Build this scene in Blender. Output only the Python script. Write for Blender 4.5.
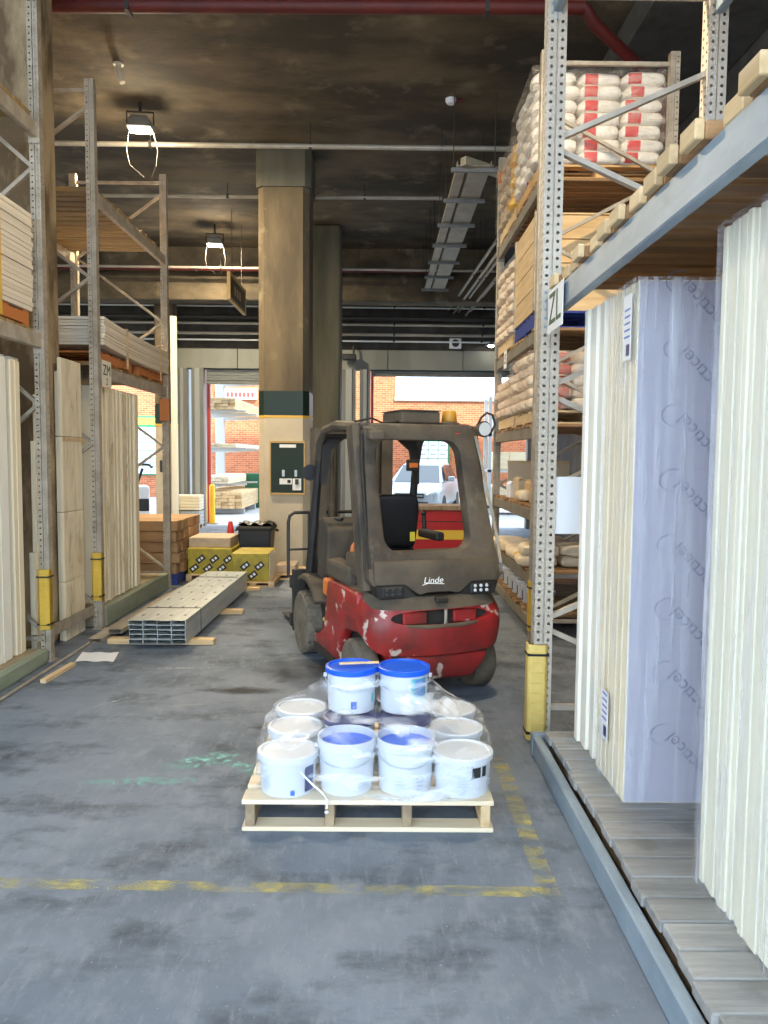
import bpy, bmesh, math, random
from mathutils import Vector, Matrix
random.seed(7)
for _o in list(bpy.data.objects): bpy.data.objects.remove(_o)
SC = bpy.context.scene
COL = SC.collection

# ------------------------------------------------------------------ camera, world, sun, exposure
cam_d = bpy.data.cameras.new('camera'); cam = bpy.data.objects.new('camera', cam_d); COL.objects.link(cam)
cam_d.sensor_fit = 'VERTICAL'; cam_d.sensor_height = 24.0; cam_d.lens = 24.0 * 769.0 / 1024.0
cam_d.clip_start = 0.05; cam_d.clip_end = 300
_p = math.atan(55 / 769.0); _y = math.atan(4 / 769.0); _r = math.radians(0.5)
_f = Vector((math.sin(_y) * math.cos(_p), math.cos(_y) * math.cos(_p), -math.sin(_p)))
_rt = Vector((math.cos(_y), -math.sin(_y), 0)); _u = _rt.cross(_f)
_rt, _u = _rt * math.cos(_r) + _u * math.sin(_r), _u * math.cos(_r) - _rt * math.sin(_r)
_m = Matrix((_rt, _u, -_f)).transposed().to_4x4(); _m.translation = Vector((0, 0, 1.74))
cam.matrix_world = _m
SC.camera = cam

W = bpy.data.worlds.new('sky'); SC.world = W; W.use_nodes = True
W.node_tree.nodes['Background'].inputs[0].default_value = (0.66, 0.82, 1.0, 1)
W.node_tree.nodes['Background'].inputs[1].default_value = 6.6
sun_d = bpy.data.lights.new('sun', 'SUN'); sun = bpy.data.objects.new('sun', sun_d); COL.objects.link(sun)
sun_d.energy = 16.0; sun_d.angle = 0.01; sun_d.color = (1.0, 0.93, 0.82)
_e = math.radians(50)
sun.rotation_euler = Vector((-0.7071 * math.cos(_e), 0.7071 * math.cos(_e), -math.sin(_e))).to_track_quat('-Z', 'Y').to_euler()
SC.view_settings.view_transform = 'Standard'; SC.view_settings.look = 'None'
SC.view_settings.exposure = 0.0; SC.view_settings.gamma = 1.0
SC.view_settings.use_curve_mapping = False
LAMP_POWER = 380

# ------------------------------------------------------------------ mesh helpers
class MB:
    def __init__(s): s.v = []; s.f = []
    def add(s, vs, fs):
        b = len(s.v); s.v += [tuple(p) for p in vs]; s.f += [tuple(b + i for i in q) for q in fs]; return s
    def box(s, x0, y0, z0, x1, y1, z1):
        return s.add([(x0,y0,z0),(x1,y0,z0),(x1,y1,z0),(x0,y1,z0),(x0,y0,z1),(x1,y0,z1),(x1,y1,z1),(x0,y1,z1)],
                     [(3,2,1,0),(4,5,6,7),(0,1,5,4),(1,2,6,5),(2,3,7,6),(3,0,4,7)])
    def bar(s, p0, p1, w, h, up=(0,0,1)):
        p0 = Vector(p0); p1 = Vector(p1); d = (p1 - p0).normalized(); up = Vector(up)
        if abs(d.dot(up)) > .99: up = Vector((1,0,0))
        a = d.cross(up).normalized() * (w/2); b = a.cross(d).normalized() * (h/2)
        vs = [p + i*a + j*b for p in (p0,p1) for i,j in ((-1,-1),(1,-1),(1,1),(-1,1))]
        return s.add(vs, [(3,2,1,0),(4,5,6,7),(0,1,5,4),(1,2,6,5),(2,3,7,6),(3,0,4,7)])
    def tube(s, pts, r, n=8, closed=False, caps=True):
        pts = [Vector(p) for p in pts]; N = len(pts); rr = r if isinstance(r, (list, tuple)) else [r]*N
        ref = Vector((0,0,1)); vs = []
        pa = None
        for i, p in enumerate(pts):
            a = pts[(i-1) % N] if (i > 0 or closed) else p; b = pts[(i+1) % N] if (i < N-1 or closed) else p
            d = (b - a).normalized()
            if pa is None:
                q = ref if abs(d.dot(ref)) < .95 else Vector((1,0,0)); pa = d.cross(q).normalized()
            else:
                pa = (pa - d * pa.dot(d)).normalized()
            pb = d.cross(pa)
            for k in range(n):
                t = 2*math.pi*k/n; vs.append(p + (pa*math.cos(t) + pb*math.sin(t))*rr[i])
        fs = []
        for i in range(N if closed else N-1):
            j = (i+1) % N
            for k in range(n): fs.append((i*n+k, i*n+(k+1)%n, j*n+(k+1)%n, j*n+k))
        if caps and not closed: fs += [tuple(range(n-1,-1,-1)), tuple((N-1)*n+k for k in range(n))]
        return s.add(vs, fs)
    def cyl(s, p0, p1, r0, r1=None, n=16): return s.tube([p0, p1], [r0, r0 if r1 is None else r1], n)
    def lathe(s, prof, c=(0,0,0), n=24, axis='z'):
        vs = []; L = len(prof)
        for k in range(n):
            t = 2*math.pi*k/n; cs, sn = math.cos(t), math.sin(t)
            for r, z in prof:
                if axis == 'z': p = (c[0]+r*cs, c[1]+r*sn, c[2]+z)
                elif axis == 'x': p = (c[0]+z, c[1]+r*cs, c[2]+r*sn)
                else: p = (c[0]+r*sn, c[1]+z, c[2]+r*cs)
                vs.append(p)
        fs = []
        for k in range(n):
            j = (k+1) % n
            for i in range(L-1): fs.append((k*L+i, j*L+i, j*L+i+1, k*L+i+1))
        if prof[0][0] > 1e-6: fs.append(tuple(k*L for k in range(n-1,-1,-1)))
        if prof[-1][0] > 1e-6: fs.append(tuple(k*L+L-1 for k in range(n)))
        return s.add(vs, fs)
    def prism(s, poly, axis, a, b):
        n = len(poly)
        def P(u, w, t): return (t,u,w) if axis == 'x' else ((u,t,w) if axis == 'y' else (u,w,t))
        vs = [P(u,w,a) for u,w in poly] + [P(u,w,b) for u,w in poly]
        return s.add(vs, [tuple(range(n-1,-1,-1)), tuple(range(n,2*n))] + [(i,(i+1)%n,n+(i+1)%n,n+i) for i in range(n)])
    def loft(s, rings, caps=True, closed=True):
        n = len(rings[0]); vs = [p for r in rings for p in r]; fs = []
        for i in range(len(rings)-1):
            for k in range(n if closed else n-1): fs.append((i*n+k, i*n+(k+1)%n, (i+1)*n+(k+1)%n, (i+1)*n+k))
        if caps: fs += [tuple(range(n-1,-1,-1)), tuple((len(rings)-1)*n+k for k in range(n))]
        return s.add(vs, fs)
    def grid(s, fn, nu, nv):
        vs = [fn(i/nu, j/nv) for i in range(nu+1) for j in range(nv+1)]
        return s.add(vs, [(i*(nv+1)+j, (i+1)*(nv+1)+j, (i+1)*(nv+1)+j+1, i*(nv+1)+j+1) for i in range(nu) for j in range(nv)])
    def holed(s, o, u, w, lw, lh, cols, pitch, r):
        o = Vector(o); u = Vector(u); w = Vector(w); cw = lw/cols; rows = int(lh/pitch); vs = []; fs = []
        for i in range(cols):
            for j in range(rows):
                c = o + u*(cw*(i+.5)) + w*(pitch*(j+.5)); b = len(vs)
                vs += [c+u*(a*cw/2)+w*(q*pitch/2) for a,q in ((1,1),(-1,1),(-1,-1),(1,-1))]
                vs += [c+(u*math.cos(k*math.pi/4)+w*math.sin(k*math.pi/4))*r for k in range(8)]
                O = lambda k: b+4+k % 8
                fs += [(b+3,b,O(1),O(0),O(7)),(b,b+1,O(3),O(2),O(1)),(b+1,b+2,O(5),O(4),O(3)),(b+2,b+3,O(7),O(6),O(5))]
        top = rows*pitch
        if lh-top > .002:
            b = len(vs); vs += [o+w*top, o+u*lw+w*top, o+u*lw+w*lh, o+w*lh]; fs.append((b,b+1,b+2,b+3))
        return s.add(vs, fs)
    def mesh(s, name, bevel=0, seg=1, smooth=False, merge=False):
        me = bpy.data.meshes.new(name); me.from_pydata(s.v, [], s.f); me.validate()
        bm = bmesh.new(); bm.from_mesh(me)
        if merge: bmesh.ops.remove_doubles(bm, verts=bm.verts, dist=1e-5)
        bmesh.ops.recalc_face_normals(bm, faces=bm.faces)
        if bevel:
            es = [e for e in bm.edges if len(e.link_faces) == 2 and e.calc_face_angle(0) > .6]
            bmesh.ops.bevel(bm, geom=es, offset=bevel, segments=seg, affect='EDGES', clamp_overlap=True, profile=.5)
        if smooth:
            for f in bm.faces: f.smooth = True
            for e in bm.edges:
                if len(e.link_faces) == 2 and e.calc_face_angle(0) > .7: e.smooth = False
        bm.to_mesh(me); bm.free(); return me

def obj(name, mb, mat, parent=None, bevel=0, seg=1, smooth=False, merge=False, loc=None, rot=None):
    me = mb if isinstance(mb, bpy.types.Mesh) else mb.mesh(name, bevel, seg, smooth, merge)
    o = bpy.data.objects.new(name, me); COL.objects.link(o)
    if mat is not None and not me.materials: me.materials.append(MAT[mat])
    if parent is not None: o.parent = parent
    if loc is not None: o.location = loc
    if rot is not None: o.rotation_euler = rot
    return o
def tag(o, label, cat, group=None, kind=None):
    o['label'] = label; o['category'] = cat
    if group: o['group'] = group
    if kind: o['kind'] = kind
    return o
def thing(name, label, cat, loc=(0,0,0), rotz=0, group=None):
    o = bpy.data.objects.new(name, None); COL.objects.link(o); o.empty_display_size = .1
    o.location = loc; o.rotation_euler = (0,0,rotz); return tag(o, label, cat, group)
def struct(name, mb, mat, parent=None, **k):
    o = obj(name, mb, mat, parent, **k)
    if parent is None: o['kind'] = 'structure'
    return o
def dup(o, parent=None, loc=None, rotz=None, label=None, group=None):
    c = o.copy(); COL.objects.link(c)
    if parent is not None: c.parent = parent
    if loc is not None: c.location = loc
    if rotz is not None: c.rotation_euler = (0,0,rotz)
    if label: c['label'] = label
    if group: c['group'] = group
    for ch in list(o.children): dup(ch, c)
    return c
def text(name, body, size, mat, parent, loc, rot, depth=.001, sx=1.0, align='CENTER', shear=0):
    cu = bpy.data.curves.new(name, 'FONT'); cu.body = body; cu.size = size; cu.extrude = depth; cu.align_x = align; cu.align_y = 'CENTER'; cu.shear = shear
    t = bpy.data.objects.new(name, cu); COL.objects.link(t)
    dg = bpy.context.evaluated_depsgraph_get(); me = bpy.data.meshes.new_from_object(t.evaluated_get(dg))
    bpy.data.objects.remove(t); bpy.data.curves.remove(cu)
    me.name = name; me.materials.clear(); me.materials.append(MAT[mat])
    o = bpy.data.objects.new(name, me); COL.objects.link(o); o.parent = parent; o.location = loc; o.rotation_euler = rot; o.scale = (sx,1,1)
    return o
_T = ['','first','second','third','fourth','fifth','sixth','seventh','eighth','ninth','tenth','eleventh','twelfth','thirteenth','fourteenth','fifteenth','sixteenth','seventeenth','eighteenth','nineteenth','twentieth']
def nth(i): return _T[i] if i <= 20 else ('thirtieth' if i == 30 else 'twenty-'+_T[i-20])
ORD = ['first','second','third','fourth','fifth','sixth','seventh','eighth','ninth','tenth','eleventh','twelfth']

# ------------------------------------------------------------------ materials
MAT = {}
def mk(name, c, r=.6, m=0.0, c2=None, sc=6, st=(1,1,1), ramp=(.35,.65), c3=None, sc3=2, ramp3=(.55,.7), bump=0, bsc=60, rnd=0, det=5, spec=.5, bst=None):
    mt = bpy.data.materials.new(name); mt.use_nodes = True; nt = mt.node_tree; N = nt.nodes; L = nt.links
    b = N['Principled BSDF']; b.inputs['Roughness'].default_value = r; b.inputs['Metallic'].default_value = m
    b.inputs['Specular IOR Level'].default_value = spec
    MAT[name] = mt
    tc = N.new('ShaderNodeTexCoord'); co = tc.outputs['Object']
    if rnd or c2 or c3:
        oi = N.new('ShaderNodeObjectInfo'); mu = N.new('ShaderNodeMath'); mu.operation = 'MULTIPLY'; mu.inputs[1].default_value = 37.0
        L.new(oi.outputs['Random'], mu.inputs[0]); va = N.new('ShaderNodeVectorMath'); va.operation = 'ADD'
        L.new(co, va.inputs[0]); L.new(mu.outputs[0], va.inputs[1]); co = va.outputs[0]
    def noise(scale, stretch, rp, d=det):
        mp = N.new('ShaderNodeMapping'); mp.inputs['Scale'].default_value = stretch; L.new(co, mp.inputs[0])
        n = N.new('ShaderNodeTexNoise'); n.inputs['Scale'].default_value = scale; n.inputs['Detail'].default_value = d; n.inputs['Roughness'].default_value = .62
        L.new(mp.outputs[0], n.inputs['Vector'])
        if rp is None: return n.outputs['Fac']
        cr = N.new('ShaderNodeValToRGB'); cr.color_ramp.elements[0].position = rp[0]; cr.color_ramp.elements[1].position = rp[1]
        L.new(n.outputs['Fac'], cr.inputs[0]); return cr.outputs['Color']
    def mix(fac, a, bb):
        x = N.new('ShaderNodeMix'); x.data_type = 'RGBA'; L.new(fac, x.inputs['Factor'])
        for i, q in ((6,a),(7,bb)):
            if isinstance(q, (tuple, list)): x.inputs[i].default_value = (*q[:3],1)
            else: L.new(q, x.inputs[i])
        return x.outputs[2]
    col = (*c,1)
    if c2: col = mix(noise(sc, st, ramp), c, c2)
    if c3: col = mix(noise(sc3, (1,1,1), ramp3), col if not isinstance(col, tuple) else c, c3)
    if rnd:
        hs = N.new('ShaderNodeHueSaturation'); mr = N.new('ShaderNodeMapRange'); mr.inputs[3].default_value = 1-rnd; mr.inputs[4].default_value = 1+rnd
        L.new(oi.outputs['Random'], mr.inputs[0]); L.new(mr.outputs[0], hs.inputs['Value'])
        if isinstance(col, tuple): hs.inputs['Color'].default_value = col
        else: L.new(col, hs.inputs['Color'])
        col = hs.outputs[0]
    if isinstance(col, tuple): b.inputs['Base Color'].default_value = col
    else: L.new(col, b.inputs['Base Color'])
    if bump:
        bp = N.new('ShaderNodeBump'); bp.inputs['Strength'].default_value = bump; bp.inputs['Distance'].default_value = .02
        L.new(noise(bsc, bst or (1,1,1), None), bp.inputs['Height']); L.new(bp.outputs[0], b.inputs['Normal'])
    return mt
def emis(name, c, s):
    mt = bpy.data.materials.new(name); mt.use_nodes = True; b = mt.node_tree.nodes['Principled BSDF']
    b.inputs['Base Color'].default_value = (*c,1); b.inputs['Emission Color'].default_value = (*c,1); b.inputs['Emission Strength'].default_value = s; MAT[name] = mt
def film(name, tint, haze, st, rough=.12, lo=.45, hi=.75, sc=5):
    mt = bpy.data.materials.new(name); mt.use_nodes = True; nt = mt.node_tree; N = nt.nodes; L = nt.links; MAT[name] = mt
    b = N['Principled BSDF']; b.inputs['Base Color'].default_value = (*tint,1); b.inputs['Roughness'].default_value = rough; b.inputs['Specular IOR Level'].default_value = .7
    tr = N.new('ShaderNodeBsdfTransparent'); mx = N.new('ShaderNodeMixShader'); out = N['Material Output']
    tc = N.new('ShaderNodeTexCoord'); mp = N.new('ShaderNodeMapping'); mp.inputs['Scale'].default_value = st
    n = N.new('ShaderNodeTexNoise'); n.inputs['Scale'].default_value = sc; n.inputs['Detail'].default_value = 5; n.inputs['Distortion'].default_value = .6
    L.new(tc.outputs['Object'], mp.inputs[0]); L.new(mp.outputs[0], n.inputs['Vector'])
    mr = N.new('ShaderNodeMapRange'); mr.inputs[1].default_value = lo; mr.inputs[2].default_value = hi; mr.inputs[3].default_value = haze[0]; mr.inputs[4].default_value = haze[1]
    L.new(n.outputs['Fac'], mr.inputs[0]); L.new(mr.outputs[0], mx.inputs[0]); L.new(tr.outputs[0], mx.inputs[1]); L.new(b.outputs[0], mx.inputs[2]); L.new(mx.outputs[0], out.inputs['Surface'])
    bp = N.new('ShaderNodeBump'); bp.inputs['Strength'].default_value = .8; bp.inputs['Distance'].default_value = .02
    L.new(n.outputs['Fac'], bp.inputs['Height']); L.new(bp.outputs[0], b.inputs['Normal'])

mk('concrete_ceiling', (.14,.108,.065), .85, c2=(.05,.04,.026), sc=1.0, st=(.6,1.3,1), ramp=(.38,.6), c3=(.23,.185,.12), sc3=1.3, ramp3=(.56,.72), bump=.25, bsc=30)
mk('concrete_column', (.165,.125,.072), .85, c2=(.085,.066,.042), sc=1.6, st=(1.5,1.5,.3), ramp=(.38,.62), c3=(.24,.19,.115), sc3=2.3, ramp3=(.58,.72), bump=.2, bsc=35)
mk('concrete_green', (.15,.14,.1), .85, c2=(.085,.085,.065), sc=2.2, st=(1.5,1.5,.25), bump=.2, bsc=35)
mk('column_stained', (.42,.32,.19), .85, c2=(.14,.095,.05), sc=2.0, st=(1.2,1.2,.5), ramp=(.42,.58), bump=.2, bsc=35)
mk('column_paint', (.6,.51,.36), .6, c2=(.49,.41,.28), sc=2.5, ramp=(.4,.75), c3=(.35,.3,.22), sc3=9, ramp3=(.68,.74))
mk('band_green', (.006,.022,.014), .5)
mk('band_yellow', (.7,.42,.06), .5)
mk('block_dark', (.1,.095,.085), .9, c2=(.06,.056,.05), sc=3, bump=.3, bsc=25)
mk('wall_pale', (.42,.41,.36), .8, c2=(.34,.33,.28), sc=1.5)
mk('lintel_metal', (.27,.28,.25), .55, c2=(.21,.22,.19), sc=1.5, st=(1,1,.3))
mk('roller_steel', (.33,.35,.34), .5, .3)
mk('post_grey', (.2,.21,.2), .55, .2, c2=(.15,.155,.15), sc=4, st=(1,1,.2))
mk('galv', (.55,.58,.6), .45, .55, c2=(.38,.42,.45), sc=9, ramp=(.38,.62), bump=.05, bsc=60)
mk('galv_warm', (.47,.41,.32), .55, .2, c2=(.33,.28,.21), sc=8, ramp=(.38,.65))
mk('beam_dusty', (.26,.23,.18), .65, .1, c2=(.18,.16,.12), sc=5)
mk('galv_blue', (.31,.38,.44), .5, .15, c2=(.22,.28,.33), sc=7, st=(1,.4,1), ramp=(.35,.65), bump=.06, bsc=50)
mk('upright_cream', (.6,.53,.43), .5, .1, c2=(.45,.4,.32), sc=5, st=(1,1,.2))
mk('galv_pipe', (.5,.46,.38), .5, .25, c2=(.38,.34,.27), sc=3)
mk('pipe_red', (.12,.012,.008), .6, c2=(.075,.008,.006), sc=3)
mk('pipe_red_bright', (.42,.04,.02), .5)
mk('dark_metal', (.05,.045,.04), .6, .2)
mk('tray_metal', (.42,.38,.29), .55, .2, c2=(.3,.27,.2), sc=4)
mk('guard_yellow', (.78,.52,.07), .5, c2=(.62,.4,.05), sc=6)
mk('guard_cream', (.85,.64,.2), .5, c2=(.72,.52,.14), sc=6)
mk('black_rubber', (.015,.015,.015), .7)
mk('black_plastic', (.02,.02,.022), .45)
mk('white_plastic', (.86,.88,.9), .35)
mk('white_paper', (.85,.85,.85), .7)
mk('cream_panel', (.82,.77,.64), .6, c2=(.76,.7,.56), sc=3, st=(1,1,.1))
mk('foam_cream', (.84,.81,.66), .65, c2=(.8,.77,.62), sc=2, st=(1,1,.08), rnd=.05)
mk('foam_warm', (.85,.76,.56), .65, c2=(.8,.7,.5), sc=2, st=(1,1,.08), rnd=.08)
mk('foam_white', (.87,.83,.72), .6, c2=(.83,.79,.68), sc=2, st=(1,1,.08), rnd=.07)
mk('panel_blue', (.36,.42,.55), .5)
mk('sheet_cream', (.84,.75,.6), .6, c2=(.77,.67,.52), sc=3, st=(.3,.3,4), rnd=.1)
mk('print_grey', (.19,.19,.27), .6)
mk('print_blue', (.03,.12,.5), .5)
mk('print_navy', (.03,.035,.13), .5)
mk('print_teal', (.08,.5,.5), .5)
mk('print_black', (.02,.02,.02), .6)
mk('print_green', (.03,.08,.04), .6)
mk('print_yellow', (.8,.6,.05), .6)
mk('pine', (.76,.53,.27), .65, c2=(.6,.38,.17), sc=7, st=(.25,2.5,2.5), ramp=(.35,.7), rnd=.1)
mk('pine_pale', (.83,.7,.5), .65, c2=(.72,.57,.37), sc=7, st=(.2,2.5,2.5), ramp=(.4,.7), rnd=.07)
mk('pine_y', (.72,.53,.3), .65, c2=(.55,.37,.18), sc=7, st=(2.5,.25,2.5), ramp=(.35,.7), rnd=.12)
mk('pine_orange', (.66,.4,.16), .65, c2=(.5,.28,.1), sc=6, st=(.25,2.5,2.5), ramp=(.35,.7), rnd=.15)
mk('slat_brown', (.36,.2,.085), .7, c2=(.22,.12,.05), sc=6, st=(.25,2.5,2.5), ramp=(.35,.7), rnd=.2)
mk('slat_yellow', (.36,.24,.09), .7, c2=(.22,.14,.06), sc=6, st=(.25,2.5,2.5), rnd=.2)
mk('deck_grey', (.4,.39,.37), .8, c2=(.25,.245,.235), sc=6, st=(.3,3,3), ramp=(.35,.68), c3=(.2,.2,.17), sc3=3, ramp3=(.56,.75), rnd=.14, bump=.2, bsc=30, bst=(.3,3,3))
mk('kerb_green', (.34,.36,.27), .85, c2=(.22,.26,.18), sc=4, st=(1,.3,1))
mk('deck_brown', (.4,.32,.2), .8, c2=(.28,.22,.14), sc=5, st=(1,.3,1), rnd=.1)
mk('sleeper', (.47,.28,.13), .75, c2=(.28,.155,.07), sc=5, st=(.3,2,2), ramp=(.3,.7), rnd=.22)
mk('bearer_dark', (.22,.16,.1), .8, c2=(.4,.29,.17), sc=8)
mk('steel_stud', (.5,.53,.5), .4, .45, c2=(.36,.39,.38), sc=8, st=(3,.3,1), rnd=.06)
mk('steel_dark', (.1,.11,.14), .5, .5)
mk('cardboard_warm', (.68,.52,.33), .7)
mk('wrap_yellow', (.46,.36,.025), .5, c2=(.3,.23,.02), sc=7, ramp=(.4,.65))
mk('pallet_blue', (.02,.05,.25), .6)
mk('pallet_red', (.5,.17,.04), .7)
mk('bag_cream', (.78,.66,.48), .55, c2=(.66,.53,.36), sc=7, rnd=.08, bump=.3, bsc=14)
mk('bag_yellow', (.82,.5,.06), .5, c2=(.7,.38,.04), sc=8)
mk('bag_red', (.62,.1,.06), .5)
mk('bag_brown', (.5,.39,.27), .6, c2=(.4,.3,.2), sc=7, rnd=.1, bump=.3, bsc=14)
mk('lid_blue', (.003,.1,.72), .35)
mk('lid_navy', (.02,.025,.13), .4)
mk('lid_white', (.62,.65,.69), .35)
mk('bucket_white', (.6,.63,.68), .35)
mk('cone_red', (.6,.03,.02), .5)
mk('noticeboard_green', (.004,.02,.01), .6)
mk('frame_wood', (.5,.33,.12), .6)
mk('red_paint', (.5,.012,.012), .45, c2=(.4,.01,.01), sc=3)
mk('yellow_stripe', (.85,.55,.05), .5)
mk('bollard_yellow', (.85,.5,.03), .5)
mk('sign_white', (.85,.85,.82), .6)
mk('sign_green', (.03,.2,.09), .6)
mk('sign_red', (.6,.06,.05), .6)
mk('yard', (.42,.42,.43), .85, c2=(.34,.34,.35), sc=.8)
mk('beam_grey', (.5,.52,.52), .5, .2)
mk('green_box', (.02,.15,.08), .5)
# forklift
mk('fork_red', (.40,.022,.022), .42, c2=(.15,.026,.02), sc=2.6, ramp=(.4,.66), c3=(.6,.48,.42), sc3=6, ramp3=(.595,.625))
mk('fork_dust', (.12,.092,.06), .85, c2=(.055,.044,.032), sc=3, ramp=(.35,.7), bump=.1, bsc=50)
mk('fork_frame', (.125,.094,.06), .7, c2=(.042,.033,.025), sc=2.4, ramp=(.36,.64), c3=(.17,.135,.09), sc3=3.5, ramp3=(.6,.75))
mk('fork_black', (.014,.012,.011), .6, c2=(.032,.027,.021), sc=4)
mk('tyre', (.2,.165,.115), .9, c2=(.11,.092,.07), sc=9, bump=.2, bsc=40)
mk('rim', (.07,.058,.045), .8, c2=(.035,.03,.025), sc=6)
mk('fork_orange', (.75,.2,.04), .55)
mk('beacon', (.6,.3,.04), .4)
mk('lens', (.7,.7,.68), .25)
mk('seat_black', (.012,.012,.014), .55)
# car
mk('car_silver', (.42,.46,.5), .3, .4)
mk('car_glass', (.02,.025,.03), .08, spec=.8)
emis('headlight', (1.0,.85,.6), 2.5)
emis('lamp_lens', (1.0,.93,.8), 45)
film('film_clear', (.9,.93,1.0), (.05,.5), (6,6,.35), sc=3)
film('film_pallet', (.88,.93,1.0), (.05,.75), (1,1,3.2), sc=4, rough=.1, lo=.49, hi=.74)
film('film_dusty', (.75,.65,.47), (.04,.5), (3,3,.6), sc=3, rough=.3)
film('film_bag', (.75,.68,.58), (.08,.45), (1,1,3), sc=6, rough=.15)
def worn(name, c, lo, hi, sc, st, maxa=1.0, radial=False):
    mt = bpy.data.materials.new(name); mt.use_nodes = True; nt = mt.node_tree; N = nt.nodes; L = nt.links; MAT[name] = mt
    b = N['Principled BSDF']; b.inputs['Base Color'].default_value = (*c,1); b.inputs['Roughness'].default_value = .75
    tr = N.new('ShaderNodeBsdfTransparent'); mx = N.new('ShaderNodeMixShader'); tc = N.new('ShaderNodeTexCoord'); mp = N.new('ShaderNodeMapping'); mp.inputs['Scale'].default_value = st
    n = N.new('ShaderNodeTexNoise'); n.inputs['Scale'].default_value = sc; n.inputs['Detail'].default_value = 8; n.inputs['Roughness'].default_value = .7
    L.new(tc.outputs['Object'], mp.inputs[0]); L.new(mp.outputs[0], n.inputs['Vector'])
    mr = N.new('ShaderNodeMapRange'); mr.inputs[1].default_value = lo; mr.inputs[2].default_value = hi; mr.inputs[4].default_value = maxa
    L.new(n.outputs['Fac'], mr.inputs[0]); fac = mr.outputs[0]
    if radial: # worn thin towards its edges
        sb = N.new('ShaderNodeVectorMath'); sb.operation = 'SUBTRACT'; sb.inputs[1].default_value = (.5,.5,0); L.new(tc.outputs['Generated'], sb.inputs[0])
        mz = N.new('ShaderNodeVectorMath'); mz.operation = 'MULTIPLY'; mz.inputs[1].default_value = (1,1,0); L.new(sb.outputs[0], mz.inputs[0])
        ln = N.new('ShaderNodeVectorMath'); ln.operation = 'LENGTH'; L.new(mz.outputs[0], ln.inputs[0])
        fr = N.new('ShaderNodeMapRange'); fr.inputs[1].default_value = .15; fr.inputs[2].default_value = .46; fr.inputs[3].default_value = 1; fr.inputs[4].default_value = 0; L.new(ln.outputs['Value'], fr.inputs[0])
        mu = N.new('ShaderNodeMath'); mu.operation = 'MULTIPLY'; L.new(fac, mu.inputs[0]); L.new(fr.outputs[0], mu.inputs[1]); fac = mu.outputs[0]
    L.new(fac, mx.inputs[0]); L.new(tr.outputs[0], mx.inputs[1]); L.new(b.outputs[0], mx.inputs[2]); L.new(mx.outputs[0], N['Material Output'].inputs['Surface'])
worn('paint_yellow', (.52,.46,.17), .42, .68, 6, (1,2,1), .8)
worn('paint_teal', (.27,.6,.54), .46, .6, 18, (1,1,1), .9, True)
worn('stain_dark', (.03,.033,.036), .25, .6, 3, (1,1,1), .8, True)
worn('scuff_pale', (.6,.62,.62), .42, .62, 12, (1,2.5,1), .6, True)

# floor concrete
def mk_floor():
    mt = bpy.data.materials.new('floor_concrete'); mt.use_nodes = True; nt = mt.node_tree; N = nt.nodes; L = nt.links; MAT['floor_concrete'] = mt
    b = N['Principled BSDF']; b.inputs['Roughness'].default_value = .75; b.inputs['Specular IOR Level'].default_value = .2
    tc = N.new('ShaderNodeTexCoord')
    def ns(scale, st, p0, p1, det=8, rough=.65):
        mp = N.new('ShaderNodeMapping'); mp.inputs['Scale'].default_value = st; L.new(tc.outputs['Object'], mp.inputs[0])
        n = N.new('ShaderNodeTexNoise'); n.inputs['Scale'].default_value = scale; n.inputs['Detail'].default_value = det; n.inputs['Roughness'].default_value = rough
        L.new(mp.outputs[0], n.inputs['Vector']); r = N.new('ShaderNodeMapRange'); r.inputs[1].default_value = p0; r.inputs[2].default_value = p1
        L.new(n.outputs['Fac'], r.inputs[0]); return r.outputs[0]
    def mix(f, a, c):
        x = N.new('ShaderNodeMix'); x.data_type = 'RGBA'; L.new(f, x.inputs['Factor'])
        for i,q in ((6,a),(7,c)):
            if isinstance(q, tuple): x.inputs[i].default_value = (*q,1)
            else: L.new(q, x.inputs[i])
        return x.outputs[2]
    c = mix(ns(.7,(1,1,1),.36,.64), (.125,.15,.185), (.215,.245,.29))
    c = mix(ns(1.7,(1,1.8,1),.5,.68), c, (.07,.083,.1))
    c = mix(ns(9,(1,.5,1),.5,.8), c, (.24,.265,.3))
    c = mix(ns(30,(1,.2,1),.56,.85), c, (.25,.275,.31))
    c = mix(ns(60,(1,1,1),.66,.74,2), c, (.27,.29,.32))
    L.new(c, b.inputs['Base Color'])
    bp = N.new('ShaderNodeBump'); bp.inputs['Strength'].default_value = .12; bp.inputs['Distance'].default_value = .01
    L.new(ns(90,(1,.4,1),0,1,4), bp.inputs['Height']); L.new(bp.outputs[0], b.inputs['Normal'])
mk_floor()
def mk_brick():
    mt = bpy.data.materials.new('yard_brick'); mt.use_nodes = True; nt = mt.node_tree; N = nt.nodes; L = nt.links; MAT['yard_brick'] = mt
    b = N['Principled BSDF']; b.inputs['Roughness'].default_value = .9
    tc = N.new('ShaderNodeTexCoord'); mp = N.new('ShaderNodeMapping'); mp.inputs['Rotation'].default_value = (math.pi/2,0,0)
    L.new(tc.outputs['Object'], mp.inputs[0])
    br = N.new('ShaderNodeTexBrick'); br.inputs['Scale'].default_value = 1.0; br.inputs['Brick Width'].default_value = .24; br.inputs['Row Height'].default_value = .086; br.inputs['Mortar Size'].default_value = .008
    br.inputs['Color1'].default_value = (.5,.14,.05,1); br.inputs['Color2'].default_value = (.32,.075,.028,1); br.inputs['Mortar'].default_value = (.45,.28,.17,1); br.inputs['Bias'].default_value = -.1
    L.new(mp.outputs[0], br.inputs['Vector']); L.new(br.outputs['Color'], b.inputs['Base Color'])
mk_brick()
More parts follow.
